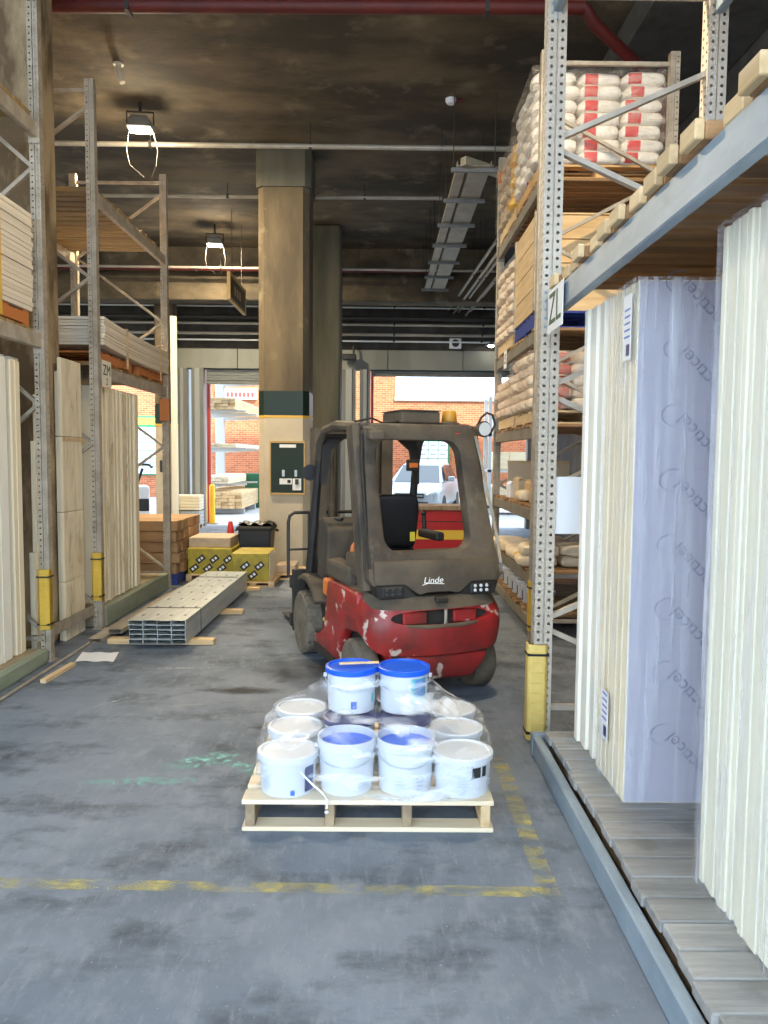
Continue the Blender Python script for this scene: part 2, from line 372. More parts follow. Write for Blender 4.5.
def mk_lavender():
    # foil facing with a faint printed 100 mm grid
    mt = bpy.data.materials.new('facing_lavender'); mt.use_nodes = True; nt = mt.node_tree; N = nt.nodes; L = nt.links; MAT['facing_lavender'] = mt
    b = N['Principled BSDF']; b.inputs['Roughness'].default_value = .5
    tc = N.new('ShaderNodeTexCoord'); mp = N.new('ShaderNodeMapping'); mp.inputs['Rotation'].default_value = (math.pi/2,0,0); L.new(tc.outputs['Object'], mp.inputs[0])
    br = N.new('ShaderNodeTexBrick'); br.offset = 0; br.inputs['Scale'].default_value = 1.0; br.inputs['Brick Width'].default_value = .12; br.inputs['Row Height'].default_value = .1; br.inputs['Mortar Size'].default_value = .0012
    for k in ('Color1','Color2'): br.inputs[k].default_value = (.4,.39,.47,1)
    br.inputs['Mortar'].default_value = (.31,.3,.39,1)
    L.new(mp.outputs[0], br.inputs['Vector']); L.new(br.outputs['Color'], b.inputs['Base Color'])
mk_lavender()
# ------------------------------------------------------------------ the building
CE = 6.3
struct('floor', MB().box(-9,-6,-.2, 3.8,19.2,0), 'floor_concrete')
struct('ground_yard', MB().box(-22,19.2,-.2, 16,36,-.005), 'yard')
struct('ground_forecourt', MB().box(-30,-34,-.2, 30,-6,-.005), 'yard')
struct('ceiling', MB().box(-9,-2.5,CE, 3.8,19.3,CE+.3), 'concrete_ceiling')
struct('wall_sun_block_upper', MB().box(-9.2,-2.5,CE+.3, 30,19.3,24), 'wall_pale')  # unseen mass, sized so its shadow covers the yard and lower brick wall
struct('wall_sun_block_side', MB().box(4.02,-2.5,0, 30,19.3,CE+.3), 'wall_pale')  # unseen solid block, added to keep sun off the right of the yard
struct('wall_left', MB().box(-9.2,-2.5,0, -9,19.3,CE), 'wall_pale')
struct('wall_right', MB().box(3.8,-2.5,0, 4,19.3,CE), 'block_dark')
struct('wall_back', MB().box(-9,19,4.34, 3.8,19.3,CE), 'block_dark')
# downstand concrete beams under the slab
struct('trim_1', MB().box(-9,17.2,5.15, 3.8,17.7,CE), 'concrete_ceiling', bevel=.02)
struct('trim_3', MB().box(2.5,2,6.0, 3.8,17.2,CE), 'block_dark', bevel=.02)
# lintel over the doorways: sheet panels
tl = struct('trim_4', MB().box(-9,19.0,3.86, 3.8,19.28,4.34), 'block_dark')
for i in range(7):
    x = -8.98 + i*1.83
    obj('lintel_panel', MB().box(x,18.93,3.86, min(x+1.815,3.79),19.0,4.33), 'lintel_metal', tl, bevel=.006)
# roller doors rolled most of the way up, with their posts
def roller(name, x0, x1, zb, zt):
    n = int((zt-zb)/.055); pts = []
    for i in range(n+1):
        z = zb + (zt-zb)*i/n; pts += [(19.08, z), (19.045, z+.6*(zt-zb)/n)]
    pts = pts[:-1]
    poly = pts + [(19.14, zt), (19.14, zb)]
    d = struct(name, MB().prism(poly, 'x', x0, x1), 'roller_steel')
    obj('bottom_rail', MB().box(x0,19.04,zb-.07, x1,19.12,zb), 'post_grey', d, bevel=.008)
    return d
roller('door_1', -8.6,-5.05, 3.6,3.86); roller('door_2', -4.28,-1.05, 3.56,3.86); roller('door_3', -.22,3.6, 3.78,3.86)
for i,(x0,x1) in enumerate(((-4.98,-4.72),(-4.62,-4.32),(-.95,-.62),(-.52,-.26),(3.6,3.8))):
    p = struct('trim_%d' % (5+i), MB().box(x0,18.9,0, x1,19.12,3.86), 'post_grey', bevel=.01)
    obj('door_track', MB().box(x0+.09,18.86,0, x1-.09,18.9,3.86), 'roller_steel', p)
obj('pier', MB().box(-1.05,19.0,0,-.95,19.3,3.86), 'wall_pale')['kind'] = 'structure'
# columns
def chamfer(x0,x1,y0,y1,c): return [(x0+c,y0),(x1-c,y0),(x1,y0+c),(x1,y1-c),(x1-c,y1),(x0+c,y1),(x0,y1-c),(x0,y0+c)]
cx0,cx1,cy0,cy1 = -1.87,-1.10,11.8,12.6
co = struct('column', MB().prism(chamfer(cx0,cx1,cy0,cy1,.09),'z',2.73,5.75), 'concrete_column')
obj('column_head', MB().prism(chamfer(cx0-.03,cx1+.03,cy0-.03,cy1+.03,.09),'z',5.75,CE), 'concrete_green', co)
obj('painted_lower', MB().prism(chamfer(cx0,cx1,cy0,cy1,.09),'z',0,2.32), 'column_paint', co)
obj('yellow_line', MB().prism(chamfer(cx0-.003,cx1+.003,cy0-.003,cy1+.003,.09),'z',2.32,2.36), 'band_yellow', co)
obj('green_band', MB().prism(chamfer(cx0-.002,cx1+.002,cy0-.002,cy1+.002,.09),'z',2.36,2.73), 'band_green', co)
struct('column', MB().box(-1.42,15.5,0,-.82,16.3,CE), 'concrete_green', bevel=.03)
struct('column', MB().box(-4.9,6.8,0,-3.0,7.28,CE), 'column_stained', bevel=.02)
cw = struct('column', MB().box(-5.2,17.85,2.9,-4.76,18.2,CE), 'concrete_column', bevel=.02)
obj('painted_lower', MB().box(-5.2,17.85,0,-4.76,18.2,2.4), 'column_paint', cw, bevel=.01)
obj('yellow_line', MB().box(-5.203,17.847,2.4,-4.757,18.2,2.46), 'band_yellow', cw)
obj('green_band', MB().box(-5.202,17.848,2.46,-4.758,18.2,2.9), 'band_green', cw)
obj('plaque', MB().box(-5.1,17.83,1.35,-4.98,17.85,1.62), 'dark_metal', cw, bevel=.004)

# ------------------------------------------------------------------ floor paint and marks (flat paint on the concrete)
def strip(name, x0,y0,x1,y1,w,mat,label,z=.0015,cat='floor marking'):
    a = Vector((x0,y0,0)); b = Vector((x1,y1,0)); d = (b-a).normalized(); n = Vector((-d.y,d.x,0))*(w/2)
    m = MB().add([(p.x,p.y,z) for p in (a-n,b-n,b+n,a+n)], [(0,1,2,3)])
    return tag(obj(name, m, mat), label, cat)
strip('painted_line', -1.75,3.02, .70,2.97, .075,'paint_yellow','worn yellow line painted across the floor in front of the pallet')
strip('painted_line', .695,2.94, .70,4.30, .085,'paint_yellow','worn yellow line painted on the floor right of the pallet', .0017)
strip('painted_line', .45,4.33, .74,4.32, .07,'paint_yellow','short yellow line end painted beside the yellow guarded rack upright', .0013)
def blob(name, cx, cy, rx, ry, rot, mat, label, seed, z=.0012):
    rd = random.Random(seed); n = 26; vs = [(cx,cy,z)]
    ph = [rd.uniform(0,6.28) for _ in range(3)]
    for k in range(n):
        t = 2*math.pi*k/n; q = 1+.22*math.sin(2*t+ph[0])+.15*math.sin(3*t+ph[1])+.1*math.sin(5*t+ph[2])
        x = rx*q*math.cos(t); y = ry*q*math.sin(t); vs.append((cx+x*math.cos(rot)-y*math.sin(rot), cy+x*math.sin(rot)+y*math.cos(rot), z))
    return tag(obj(name, MB().add(vs, [(0,1+k,1+(k+1)%n) for k in range(n)]), mat), label, 'floor mark')
blob('paint_smear', -1.26,4.0,.36,.07,.08,'paint_teal','teal paint smear on the floor left of the pallet, lower one',1)
blob('paint_smear', -1.02,4.28,.4,.08,.45,'paint_teal','teal paint smear slanting across the floor left of the pallet, upper one',2)
blob('paint_smear', -.75,4.2,.16,.07,-.7,'paint_teal','short teal paint smear on the floor next to the pallet corner',3)
blob('oil_stain', -.73,4.83,.13,.055,.1,'stain_dark','round black stain on the floor behind the pallet corner',4)
blob('oil_stain', -1.0,5.6,.42,.09,0,'stain_dark','long dark stain on the floor in front of the forklift front wheel',5)
blob('oil_stain', -.25,4.9,.5,.25,.2,'stain_dark','wide dark stain on the floor between forklift and pallet',6, .0009)
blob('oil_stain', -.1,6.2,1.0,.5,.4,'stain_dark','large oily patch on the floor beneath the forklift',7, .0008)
blob('chalk_scuff', -1.9,5.3,.3,.02,.9,'scuff_pale','thin pale scratch on the floor left of the pallet',8)
blob('chalk_scuff', -1.35,5.25,.16,.03,.4,'scuff_pale','small forked pale scuff on the open floor left of centre',9)
blob('chalk_scuff', -1.6,6.2,.45,.02,.1,'scuff_pale','long pale scuff on the floor before the steel channels',10)

# ------------------------------------------------------------------ ceiling services
def pipe(name, pts, r, mat, label, cat='pipe', n=10, clips=None):
    o = thing(name, label, cat); obj('run', MB().tube(pts, r, n), mat, o, smooth=True)
    if clips:
        for c in clips:
            obj('clip', MB().tube([(c[0],c[1],c[2]+r+.01),(c[0],c[1],CE)], .007, 6), 'dark_metal', o)
            obj('collar', MB().box(c[0]-.02,c[1]-r-.008,c[2]-r-.008, c[0]+.02,c[1]+r+.008,c[2]+r+.008), 'dark_metal', o)
    return o
pipe('sprinkler_pipe', [(-8.9,7.95,6.12),(1.95,7.8,6.12)], .07,'pipe_red','dark red sprinkler pipe crossing the ceiling at the very top', clips=[(x,7.95-.15*(x+8.9)/10.85,6.12) for x in (-6,-2.5,1)])
pipe('sprinkler_pipe', [(1.95,7.8,6.12),(2.05,7.85,6.0),(2.9,8.5,5.75),(3.0,8.6,5.9)], .06,'pipe_red','dark red sprinkler pipe sloping down above the right bag pallet')
pipe('sprinkler_pipe', [(3.02,8.62,5.85),(3.02,8.62,5.2),(3.75,8.62,5.15)], .06,'pipe_red','short dark red pipe dropping beside the right wall above the bags')
pipe('sprinkler_pipe', [(-8.9,16.9,5.75),(1.6,16.9,5.75)], .05,'pipe_red','dark red pipe in front of the deep rear ceiling beam', clips=[(x,16.9,5.75) for x in (-7,-4,-.5)])
pipe('conduit', [(-8.9,10.95,6.02),(2.45,10.9,5.98)], .035,'galv_pipe','pale conduit crossing the ceiling just beyond the nearer floodlight', clips=[(x,10.93,6.0) for x in (-5,-3.2,-1,.8,2.2)])
pipe('conduit', [(-8.9,13.3,6.08),(1.0,13.25,6.08)], .032,'galv_pipe','pale conduit meeting the head of the central concrete column', clips=[(x,13.27,6.08) for x in (-5,-2.6,-.3)])
pipe('conduit', [(-8.9,16.6,5.72),(2.4,16.5,5.66)], .026,'galv_pipe','thin pale conduit passing beside the farther floodlight', clips=[(x,16.55,5.7) for x in (-6,-3.4,.4)])
for i,(y,z,r,mt,lab) in enumerate(((18.3,5.24,.02,'white_plastic','thin white pipe, top one of the run before the rear wall'),(18.45,5.02,.05,'dark_metal','thick dark pipe, second of the run before the rear wall'),
        (18.4,4.86,.03,'galv_pipe','grey pipe, third of the run before the rear wall'),(18.6,4.66,.035,'galv_pipe','pale grey pipe, fourth of the run before the rear wall'),(18.7,4.52,.022,'white_plastic','thin white pipe lowest above the rear lintel'))):
    pipe('service_pipe', [(-8.9,y,z),(3.7,y,z-.02)], r, mt, lab, clips=[(x,y,z) for x in (-7.2,-4.9,-2.6,.3,2.4)])
d = thing('air_duct', 'grey sheet metal duct running along above the rear doorways', 'duct')
for x in range(-8,3,2): obj('duct_section', MB().box(x,17.85,5.35,x+1.96,18.15,5.75), 'lintel_metal', d, bevel=.01)
for x in (-7,-3,1): obj('hanger', MB().box(x,17.9,5.75,x+.03,17.93,CE), 'dark_metal', d)
v = thing('vent_grille', 'black louvred vent grille hanging below the rear ceiling beam', 'vent')
obj('frame', MB().box(.25,18.16,5.3,1.35,18.22,5.62), 'tray_metal', v, bevel=.01)
for i in range(7): obj('louvre', MB().box(.3+i*.145,18.14,5.34,.4+i*.145,18.16,5.58), 'black_plastic', v)
# cable tray pair and conduit bundle, running towards the rear wall
t = thing('cable_tray', 'long perforated cable tray pair hanging under the ceiling right of centre', 'cable tray')
for x0,x1 in ((.93,1.05),(1.09,1.36)):
    for i in range(7):
        y0 = 9.9+i*1.18; b = obj('tray_section', MB().box(x0,y0,5.38,x1,y0+1.16,5.392), 'tray_metal', t)
        obj('tray_edge', MB().box(x0,y0,5.392,x0+.008,y0+1.16,5.44), 'tray_metal', b); obj('tray_edge', MB().box(x1-.008,y0,5.392,x1,y0+1.16,5.44), 'tray_metal', b)
for i in range(8):
    y0 = 9.95+i*1.16
    h = obj('support_bar', MB().box(.86,y0,5.33,1.44,y0+.05,5.38), 'post_grey', t)
    for x in (.89,1.41): obj('hanger_rod', MB().tube([(x,y0+.02,5.38),(x,y0+.02,CE)], .007, 6), 'dark_metal', h)
obj('end_plate', MB().bar((1.0,9.85,5.42),(1.6,10.3,5.42),.1,.1), 'tray_metal', t)
for i,(xa,xb,z) in enumerate(((2.02,1.62,5.3),(2.12,1.74,5.22),(2.22,1.86,5.25),(2.4,2.04,5.18),(2.48,2.16,5.28))):
    pipe('long_conduit', [(xa,9.6,z),(xb,18.9,z)], .028,'galv_pipe',['left','second','middle','fourth','right'][i]+'most of the pale conduits slanting along under the ceiling'.replace('most','most' if i in (0,4) else ''), clips=[(xa+(xb-xa)*q,9.6+9.3*q,z) for q in (.1,.35,.6,.85)])
for o_, l_ in zip([o for o in COL.objects if o.name.startswith('long_conduit')], ('leftmost of the five pale conduits slanting along under the ceiling','second from left of five conduits slanting along under the ceiling','middle one of five pale conduits slanting along under the ceiling','fourth from left of five conduits slanting along under the ceiling','rightmost of the five pale conduits slanting along under the ceiling')): o_['label'] = l_
# floodlights
def flood(loc, label, rz, k=1.0):
    o = thing('floodlight', label, 'floodlight', loc, rz)
    h = obj('housing', MB().prism([(-.16,-.02),(.16,-.02),(.12,.1),(-.12,.1)],'y',-.12,.12), 'post_grey', o, bevel=.01)
    obj('fin', MB().box(-.1,-.1,.1,.1,.1,.13), 'post_grey', h)
    obj('lens', MB().box(-.14,-.1,-.032,.14,.1,-.018), 'lamp_lens', o)
    obj('bracket', MB().tube([(-.17,0,.04),(-.17,0,.2),(.17,0,.2),(.17,0,.04)],.012,6).cyl((0,0,.2),(0,0,CE-loc[2]),.02), 'dark_metal', o)
    for s in (-1,1): obj('cable', MB().tube([(s*.15,.05,.02),(s*.2,.1,-.25),(s*.17,.14,-.42),(s*.05+.02,.35,-.5)],.004,6), 'dark_metal', o)
    ld = bpy.data.lights.new('bulb','AREA'); ld.shape='RECTANGLE'; ld.size=.28; ld.size_y=.2; ld.energy=LAMP_POWER*k; ld.color=(1.0,.82,.55); ld.spread=math.pi
    lo = bpy.data.objects.new('bulb', ld); COL.objects.link(lo); lo.parent = o; lo.location=(0,0,-.04)
    pd = bpy.data.lights.new('glow','POINT'); pd.energy=LAMP_POWER*.16*k; pd.color=(1.0,.84,.6); pd.shadow_soft_size=.1
    po = bpy.data.objects.new('glow', pd); COL.objects.link(po); po.parent = o; po.location=(0,0,-.2)
flood((-3.16,10.35,5.98),'lit floodlight on the ceiling above the left rack, the nearer one',.1)
flood((-3.32,15.6,5.92),'lit floodlight near the central column, the farther smaller one',.1)
flood((.9,5.1,5.98),'added out-of-view floodlight on the ceiling above the pallet, nearest the camera',.1,.45)  # added lamp above the view, warms the goods on the left
b = thing('pipe_stub','pale bent plastic pipe stub poking from the ceiling above the floodlight','pipe stub',(-3.1,9.35,CE))
obj('bend', MB().tube([(0,0,0),(0,0,-.06),(.02,-.04,-.12),(.06,-.05,-.24)],.035,10), 'cream_panel', b, smooth=True); obj('flange', MB().cyl((0,0,-.02),(0,0,0),.06), 'cream_panel', b)
b = thing('smoke_detector','small round white detector on the ceiling right of the column','detector',(.86,10.15,CE))
obj('base', MB().lathe([(.07,0),(.07,-.03),(.05,-.06),(0,-.065)]), 'white_plastic', b, smooth=True); obj('pipe_drop', MB().cyl((.05,0,-.03),(.16,0,-.02),.02), 'pipe_red', b)
# hanging sign, edge-on
b = thing('hanging_sign','wood framed dark sign hanging from the ceiling left of the column','sign',(-2.8,15.15,4.85),math.radians(90))
obj('panel', MB().box(-.78,-.015,-.2,.78,.015,.2), 'dark_metal', b)
for q in ((-.83,-.03,.2,.83,.03,.25),(-.83,-.03,-.25,.83,.03,-.2),(-.83,-.03,-.2,-.78,.03,.2),(.78,-.03,-.2,.83,.03,.2)): obj('frame_strip', MB().box(*q), 'frame_wood', b)
for s in (-.5,.5): obj('chain', MB().tube([(s,0,.25),(s,0,CE-4.85)],.006,5), 'dark_metal', b)
for k in range(3): obj('lettering', MB().box(-.35+.25*k,-.02,-.08,-.22+.25*k,-.015,.08), 'frame_wood', b)
b = thing('security_camera','small dark security camera on a bracket above the right doorway','camera',(-.72,18.7,4.12))
obj('body', MB().box(-.22,-.12,-.07,.12,.08,.07), 'black_plastic', b, bevel=.02); obj('lens', MB().cyl((-.26,-.02,0),(-.22,-.02,0),.05), 'lens', b); obj('bracket', MB().tube([(.05,.02,.05),(.05,.02,.25),(.05,.25,.3)],.025,8), 'black_plastic', b)
b = thing('ceiling_speaker','square white sounder box with round grille above the right doorway','speaker',(1.78,18.75,4.48))
obj('box', MB().box(-.14,-.06,-.12,.14,.1,.12), 'white_plastic', b, bevel=.01); obj('grille', MB().lathe([(.09,0),(.085,.012),(.05,.012),(.045,.004),(0,.004)],(0,-.062,0),20,'y'), 'black_plastic', b)
obj('bracket', MB().box(-.03,.1,-.05,.03,.25,.05), 'dark_metal', b)
b = thing('service_lamp','small lit lamp below the pipes by the far rack frame','lamp',(2.62,18.6,4.42))
obj('shade', MB().lathe([(.03,.1),(.05,.05),(.14,0)]), 'post_grey', b, smooth=True); obj('bulb', MB().lathe([(.0,-.05),(.06,-.03),(.08,.01),(0,.03)]), 'lamp_lens', b); obj('stem', MB().cyl((0,0,.1),(0,0,.24),.012), 'dark_metal', b)
# notice board on the central column
b = thing('noticeboard','dark green notice board with wooden frame on the painted column','notice board',(-1.42,11.78,1.56))
obj('panel', MB().box(-.25,-.01,-.38,.25,.02,.38), 'noticeboard_green', b)
for q in ((-.27,-.02,.38,.27,.02,.41),(-.27,-.02,-.41,.27,.02,-.38),(-.27,-.02,-.38,-.25,.02,.38),(.25,-.02,-.38,.27,.02,.38)): obj('frame_strip', MB().box(*q), 'frame_wood', b)
obj('header_card', MB().box(-.12,-.014,.31,.13,-.01,.36), 'sign_white', b)
obj('notice', MB().box(-.12,-.014,-.25,.07,-.01,-.16), 'sign_white', b); obj('notice', MB().box(.0,-.018,-.23,.05,-.014,-.18), 'print_black', b)
n2 = obj('notice', MB().box(.08,-.02,-.34,.21,-.01,-.16), 'sign_white', b); obj('latch', MB().box(.12,-.035,-.25,.17,-.02,-.17), 'dark_metal', n2)
obj('clip', MB().box(-.08,-.03,-.13,-.04,-.01,-.03), 'galv', b); obj('clip', MB().box(.11,-.03,-.13,.15,-.01,-.03), 'galv', b)
# ------------------------------------------------------------------ pallet racks
def upright_mesh(h, side, w=.085, d=.075, pitch=.05, r=.0075):
    # side = +1: rack front faces -X (aisle to the left); -1: front faces +X
    m = MB(); x0,x1 = -w/2,w/2; y0,y1 = -d/2,d/2
    m.holed((x0,y0,0),(1,0,0),(0,0,1),w*.46,h,1,pitch,r); m.holed((x1-w*.46,y0,0),(1,0,0),(0,0,1),w*.46,h,1,pitch,r)
    a,b = x0+w*.46, x1-w*.46
    m.add([(a,y0,0),(a,y0+.012,0),(b,y0+.012,0),(b,y0,0),(a,y0,h),(a,y0+.012,h),(b,y0+.012,h),(b,y0,h)],[(0,1,5,4),(1,2,6,5),(2,3,7,6)])
    xf,xb = (x0,x1) if side > 0 else (x1,x0)
    m.holed((xf,y0,0),(0,1,0),(0,0,1),d,h,2,pitch,r*.9)
    m.add([(xb,y0,0),(xb,y1,0),(xb,y1,h),(xb,y0,h),(x0,y1,0),(x1,y1,0),(x1,y1,h),(x0,y1,h)],[(0,1,2,3),(4,5,6,7)])
    m.add([(x0,y0,h),(x1,y0,h),(x1,y1,h),(x0,y1,h)],[(0,1,2,3)])
    return m.mesh('upright', merge=True)
UPM = {}
def rack(label, side, xf, xr, frames, h, levels, umat, bmat, brmat, group=None, beam_h=.12, guards=None, gmat='guard_yellow', zigzag=.55, nodes=None, uw=.085, gs=0):
    o = thing('pallet_rack', label, 'rack')
    key = (round(h,2), side, umat, uw)
    if key not in UPM: UPM[key] = upright_mesh(h, side, uw, uw*.9, r=.0075 if uw < .1 else .0098)
    s = side
    for fy in frames:
        for x in (xf, xr):
            u = obj('upright', UPM[key], umat, o, loc=(x,fy,0)); bp = obj('base_plate', MB().box(-.06,-.06,0,.06,.06,.008), bmat, u)
        z = .25; k = 0
        a, b = xf + s*.03, xr - s*.03
        obj('strut', MB().bar((a,fy+.0,z-.06),(b,fy+.0,z-.06),.03,.035), brmat, o)
        for zn in nodes or ():
            for q in (-.42,.42): obj('brace', MB().bar((a,fy,zn+q*.08),(b,fy,zn+q),.03,.042,(0,1,0)), brmat, o)
        while z + zigzag < h and not nodes:
            p0, p1 = ((a,fy,z),(b,fy,z+zigzag)) if k % 2 == 0 else ((b,fy,z),(a,fy,z+zigzag))
            obj('brace', MB().bar(p0,p1,.03,.035,(0,1,0)), brmat, o); z += zigzag; k += 1
        obj('strut', MB().bar((a,fy,h-.1),(b,fy,h-.1),.03,.035), brmat, o)
    for i in range(len(frames)-1):
        y0,y1 = frames[i]+.04, frames[i+1]-.04
        for z in levels:
            for x in (xf, xr):
                b = obj('beam', MB().box(x-.026,y0,z,x+.026,y1,z+beam_h), bmat, o, bevel=.006)
                if x == xf:
                    for yy in (y0,y1-.006): obj('beam_connector', MB().box(x-.045,yy,z-.04,x+.045,yy+.006,z+beam_h+.03), bmat, b)
    if guards:
        for fy,z0,z1 in guards:
            q = [(xf-s*.06 if s>0 else xf+.06, 0)]
            x0 = xf - uw*.62 - gs; x1 = xf + uw*.5 - gs; fy -= (uw-.085)*.5
            poly = [(x0+.02,fy-.065),(x1-.02,fy-.065),(x1,fy-.045),(x1,fy+.03),(x1-.012,fy+.03),(x1-.012,fy-.05),(x0+.012,fy-.05),(x0+.012,fy+.03),(x0,fy+.03),(x0,fy-.045)]
            g = obj('upright_guard', MB().prism(poly,'z',z0,z1), gmat, o, bevel=.004)
            n = 9
            for k in range(n):
                zz = z0+.05+(z1-z0-.1)*k/(n-1); obj('guard_rib', MB().box(x0+.02,fy-.069,zz-.004,x1-.02,fy-.063,zz+.004), 'guard_shadow' if False else gmat, g)
            for zz in (z0+.04,z1-.07): obj('strap', MB().prism([(x0-.003,fy-.068),(x1+.003,fy-.068),(x1+.003,fy+.045),(x0-.003,fy+.045)],'z',zz,zz+.014), 'black_rubber', g)
    return o
def deck(label, x0, x1, y0, y1, z, pitch, w, th, mat, jit=.02, name='slat_deck', side=1, cat='shelf deck', gapfn=None):
    o = thing(name, label, cat); rd = random.Random(int(z*100)+int(abs(x0)*77)); y = y0
    me = MB().box(-(x1-x0)/2,0,0,(x1-x0)/2,w,th).mesh('slat', bevel=.004)
    while y + w <= y1 + .001:
        obj('slat', me, mat, o, loc=((x0+x1)/2+rd.uniform(-jit,jit), y, z), rot=(0,0,rd.uniform(-.004,.004))); y += pitch
    return o

# near right rack
RX = 1.01
R1 = rack('galvanised rack in the right foreground holding the white insulation boards', 1, RX, 1.95, [1.12,4.71], 4.55, [2.56,4.33], 'upright_cream', 'galv_blue', 'upright_cream', beam_h=.14, guards=[(4.71,.0,.6)], gmat='guard_cream', nodes=(.72,2.15,3.6), uw=.112, gs=.025)
obj('floor_beam', MB().box(.905,1.15,0,.955,4.42,.125), 'galv_blue', R1, bevel=.008)
fb = obj('beam_end', MB().box(.9,4.38,0,1.0,4.43,.135), 'galv_blue', R1, bevel=.004)
sg = obj('bay_sign', MB().box(.962,4.16,2.455,.968,4.52,2.695), 'sign_white', R1, bevel=.002); sg['label'] = 'white bay sign with dark green letters ZL'
text('lettering','ZL',.25,'print_green',sg,(.9605,4.34,2.575),(math.pi/2,0,-math.pi/2),.0008,1.05)
pn = obj('notice_panel', MB().box(1.055,4.675,1.28,1.34,4.69,1.63), 'white_plastic', R1, bevel=.004); pn['label'] = 'blank white panel fixed to the rack frame'
deck('row of pine slats on the beams above the insulation boards', .99,2.12,1.2,4.62,2.70,.195,.13,.055,'slat_brown',.03)
for o in [c for c in COL.objects if c.name.startswith('slat_deck')][:1]:
    for i,c in enumerate(sorted(o.children, key=lambda q: q.location.y)):
        e = obj('slat_end', MB().box(-.597,.004,.0,-.566,.126,.062), 'pine_y', c, bevel=.004)
deck('orange pine slats on the topmost beams of the right foreground rack', 1.0,2.12,1.4,4.66,4.47,.17,.14,.05,'pine_orange')
# plank platform under the boards
pl = thing('plank_platform','low platform of weathered grey planks under the insulation boards','platform')
for x in (1.02,1.55,2.1): obj('bearer', MB().box(x,1.2,0,x+.08,4.36,.125), 'bearer_dark', pl)
rd = random.Random(3); y = 1.25
pm = [MB().box(-.61,.002,0,.61,w,.045).mesh('plank', bevel=.005) for w in (.126,.136,.144)]
while y < 4.25:
    k = rd.randrange(3); obj('plank', pm[k], 'deck_grey', pl, loc=(1.575+rd.uniform(-.012,.012),y,.125+rd.uniform(0,.004)), rot=(0,0,rd.uniform(-.006,.006))); y += (.13,.14,.148)[k]

# right rear rack
R2L = [.1,.52,1.14,1.93,2.83,4.2]
R2 = rack('tall dusty rack right of the forklift with bags and crates', 1, 1.47, 2.64, [7.25,9.75], 5.42, R2L, 'galv_warm', 'beam_dusty', 'galv_warm', beam_h=.11, guards=[(7.25,.1,.58)], gmat='guard_yellow', zigzag=.58)
sg = obj('bay_sign', MB().box(1.438,8.95,2.78,1.443,9.12,2.98), 'sign_white', R2); text('lettering','LS',.16,'print_black',sg,(1.4375,9.035,2.88),(math.pi/2,0,-math.pi/2),.0008)
obj('end_marker', MB().box(1.42,9.69,5.1,1.52,9.711,5.24), 'fork_orange', R2)
dn = ['lowest level','second level','third level','fourth level','fifth level','top level']
for i,z in enumerate(R2L):
    deck('brown slat deck on the %s of the rack beside the forklift' % dn[i], 1.45,2.66,7.32,9.68,z+.11,.165,.12,.03,'slat_brown')
# left racks
L1 = rack('rack at the left picture edge with white panels and a sheet pack', -1, -2.8, -3.95, [3.6,6.42], 6.0, [2.6,4.27], 'galv_warm', 'galv_warm', 'galv_warm', guards=[(6.42,.27,.78)], zigzag=.95)
L2 = rack('rack beyond the left concrete column carrying sagging sheets', -1, -2.8, -3.95, [7.62,10.1], 5.3, [2.5,4.17], 'galv_warm', 'galv_warm', 'galv_warm', guards=[(7.62,.29,.77)], zigzag=.8)
obj('floor_rail', MB().bar((-2.86,6.46,.2),(-2.84,7.58,.2),.012,.1), 'galv_warm', L1)
sg = obj('bay_sign', MB().box(-2.772,7.72,2.42,-2.768,7.98,2.68), 'cream_panel', L2); text('lettering','ZM',.15,'print_black',sg,(-2.7665,7.85,2.58),(math.pi/2,0,math.pi/2),.0008); text('lettering','2',.1,'print_black',sg,(-2.7665,7.85,2.47),(math.pi/2,0,math.pi/2),.0008)
obj('red_plate', MB().box(-2.84,9.95,2.18,-2.72,10.0,2.46), 'pallet_red', L2, bevel=.004)
deck('yellowish slat deck on the top beams beyond the left column', -4.0,-2.8,7.7,10.02,4.29,.16,.13,.05,'slat_yellow')
deck('slat deck below the sagging sheet packs beyond the left column', -4.0,-2.8,7.7,10.02,2.62,.16,.13,.03,'slat_yellow')
deck('slat deck under the thick sheet pack at left picture edge', -4.0,-2.8,4.4,6.34,2.72,.16,.13,.03,'slat_yellow')
deck('slat deck on the topmost beams at the left picture edge', -4.0,-2.8,4.4,6.34,4.39,.16,.13,.05,'slat_yellow')
# low platforms under the left boards
k = thing('board_platform','low platform with greenish kerb under the white panels at left edge','platform')
obj('kerb', MB().box(-2.84,3.6,0,-2.76,6.34,.12), 'kerb_green', k, bevel=.01)
for i in range(7): obj('plank', MB().box(-4.0+i*.166,3.6,0,-4.0+i*.166+.16,6.34,.118), 'deck_brown', k, bevel=.005)
k = thing('board_platform','low platform with greenish kerb under the cream boards by steel channels','platform')
obj('kerb', MB().box(-2.84,7.7,0,-2.76,10.0,.2), 'kerb_green', k, bevel=.01)
for i in range(7): obj('plank', MB().box(-4.0+i*.166,7.7,0,-4.0+i*.166+.16,10.0,.198), 'deck_brown', k, bevel=.005)
pipe('floor_track',[(-2.66,4.0,.012),(-2.66,7.6,.012)],.012,'galv_warm','thin steel rail lying on the floor along the left platforms','rail',6)
tag(obj('timber_offcut', MB().bar((-2.55,5.75,.015),(-2.52,6.25,.015),.05,.03), 'pine_y', bevel=.003), 'thin timber offcut lying on the floor by the left rail','offcut')
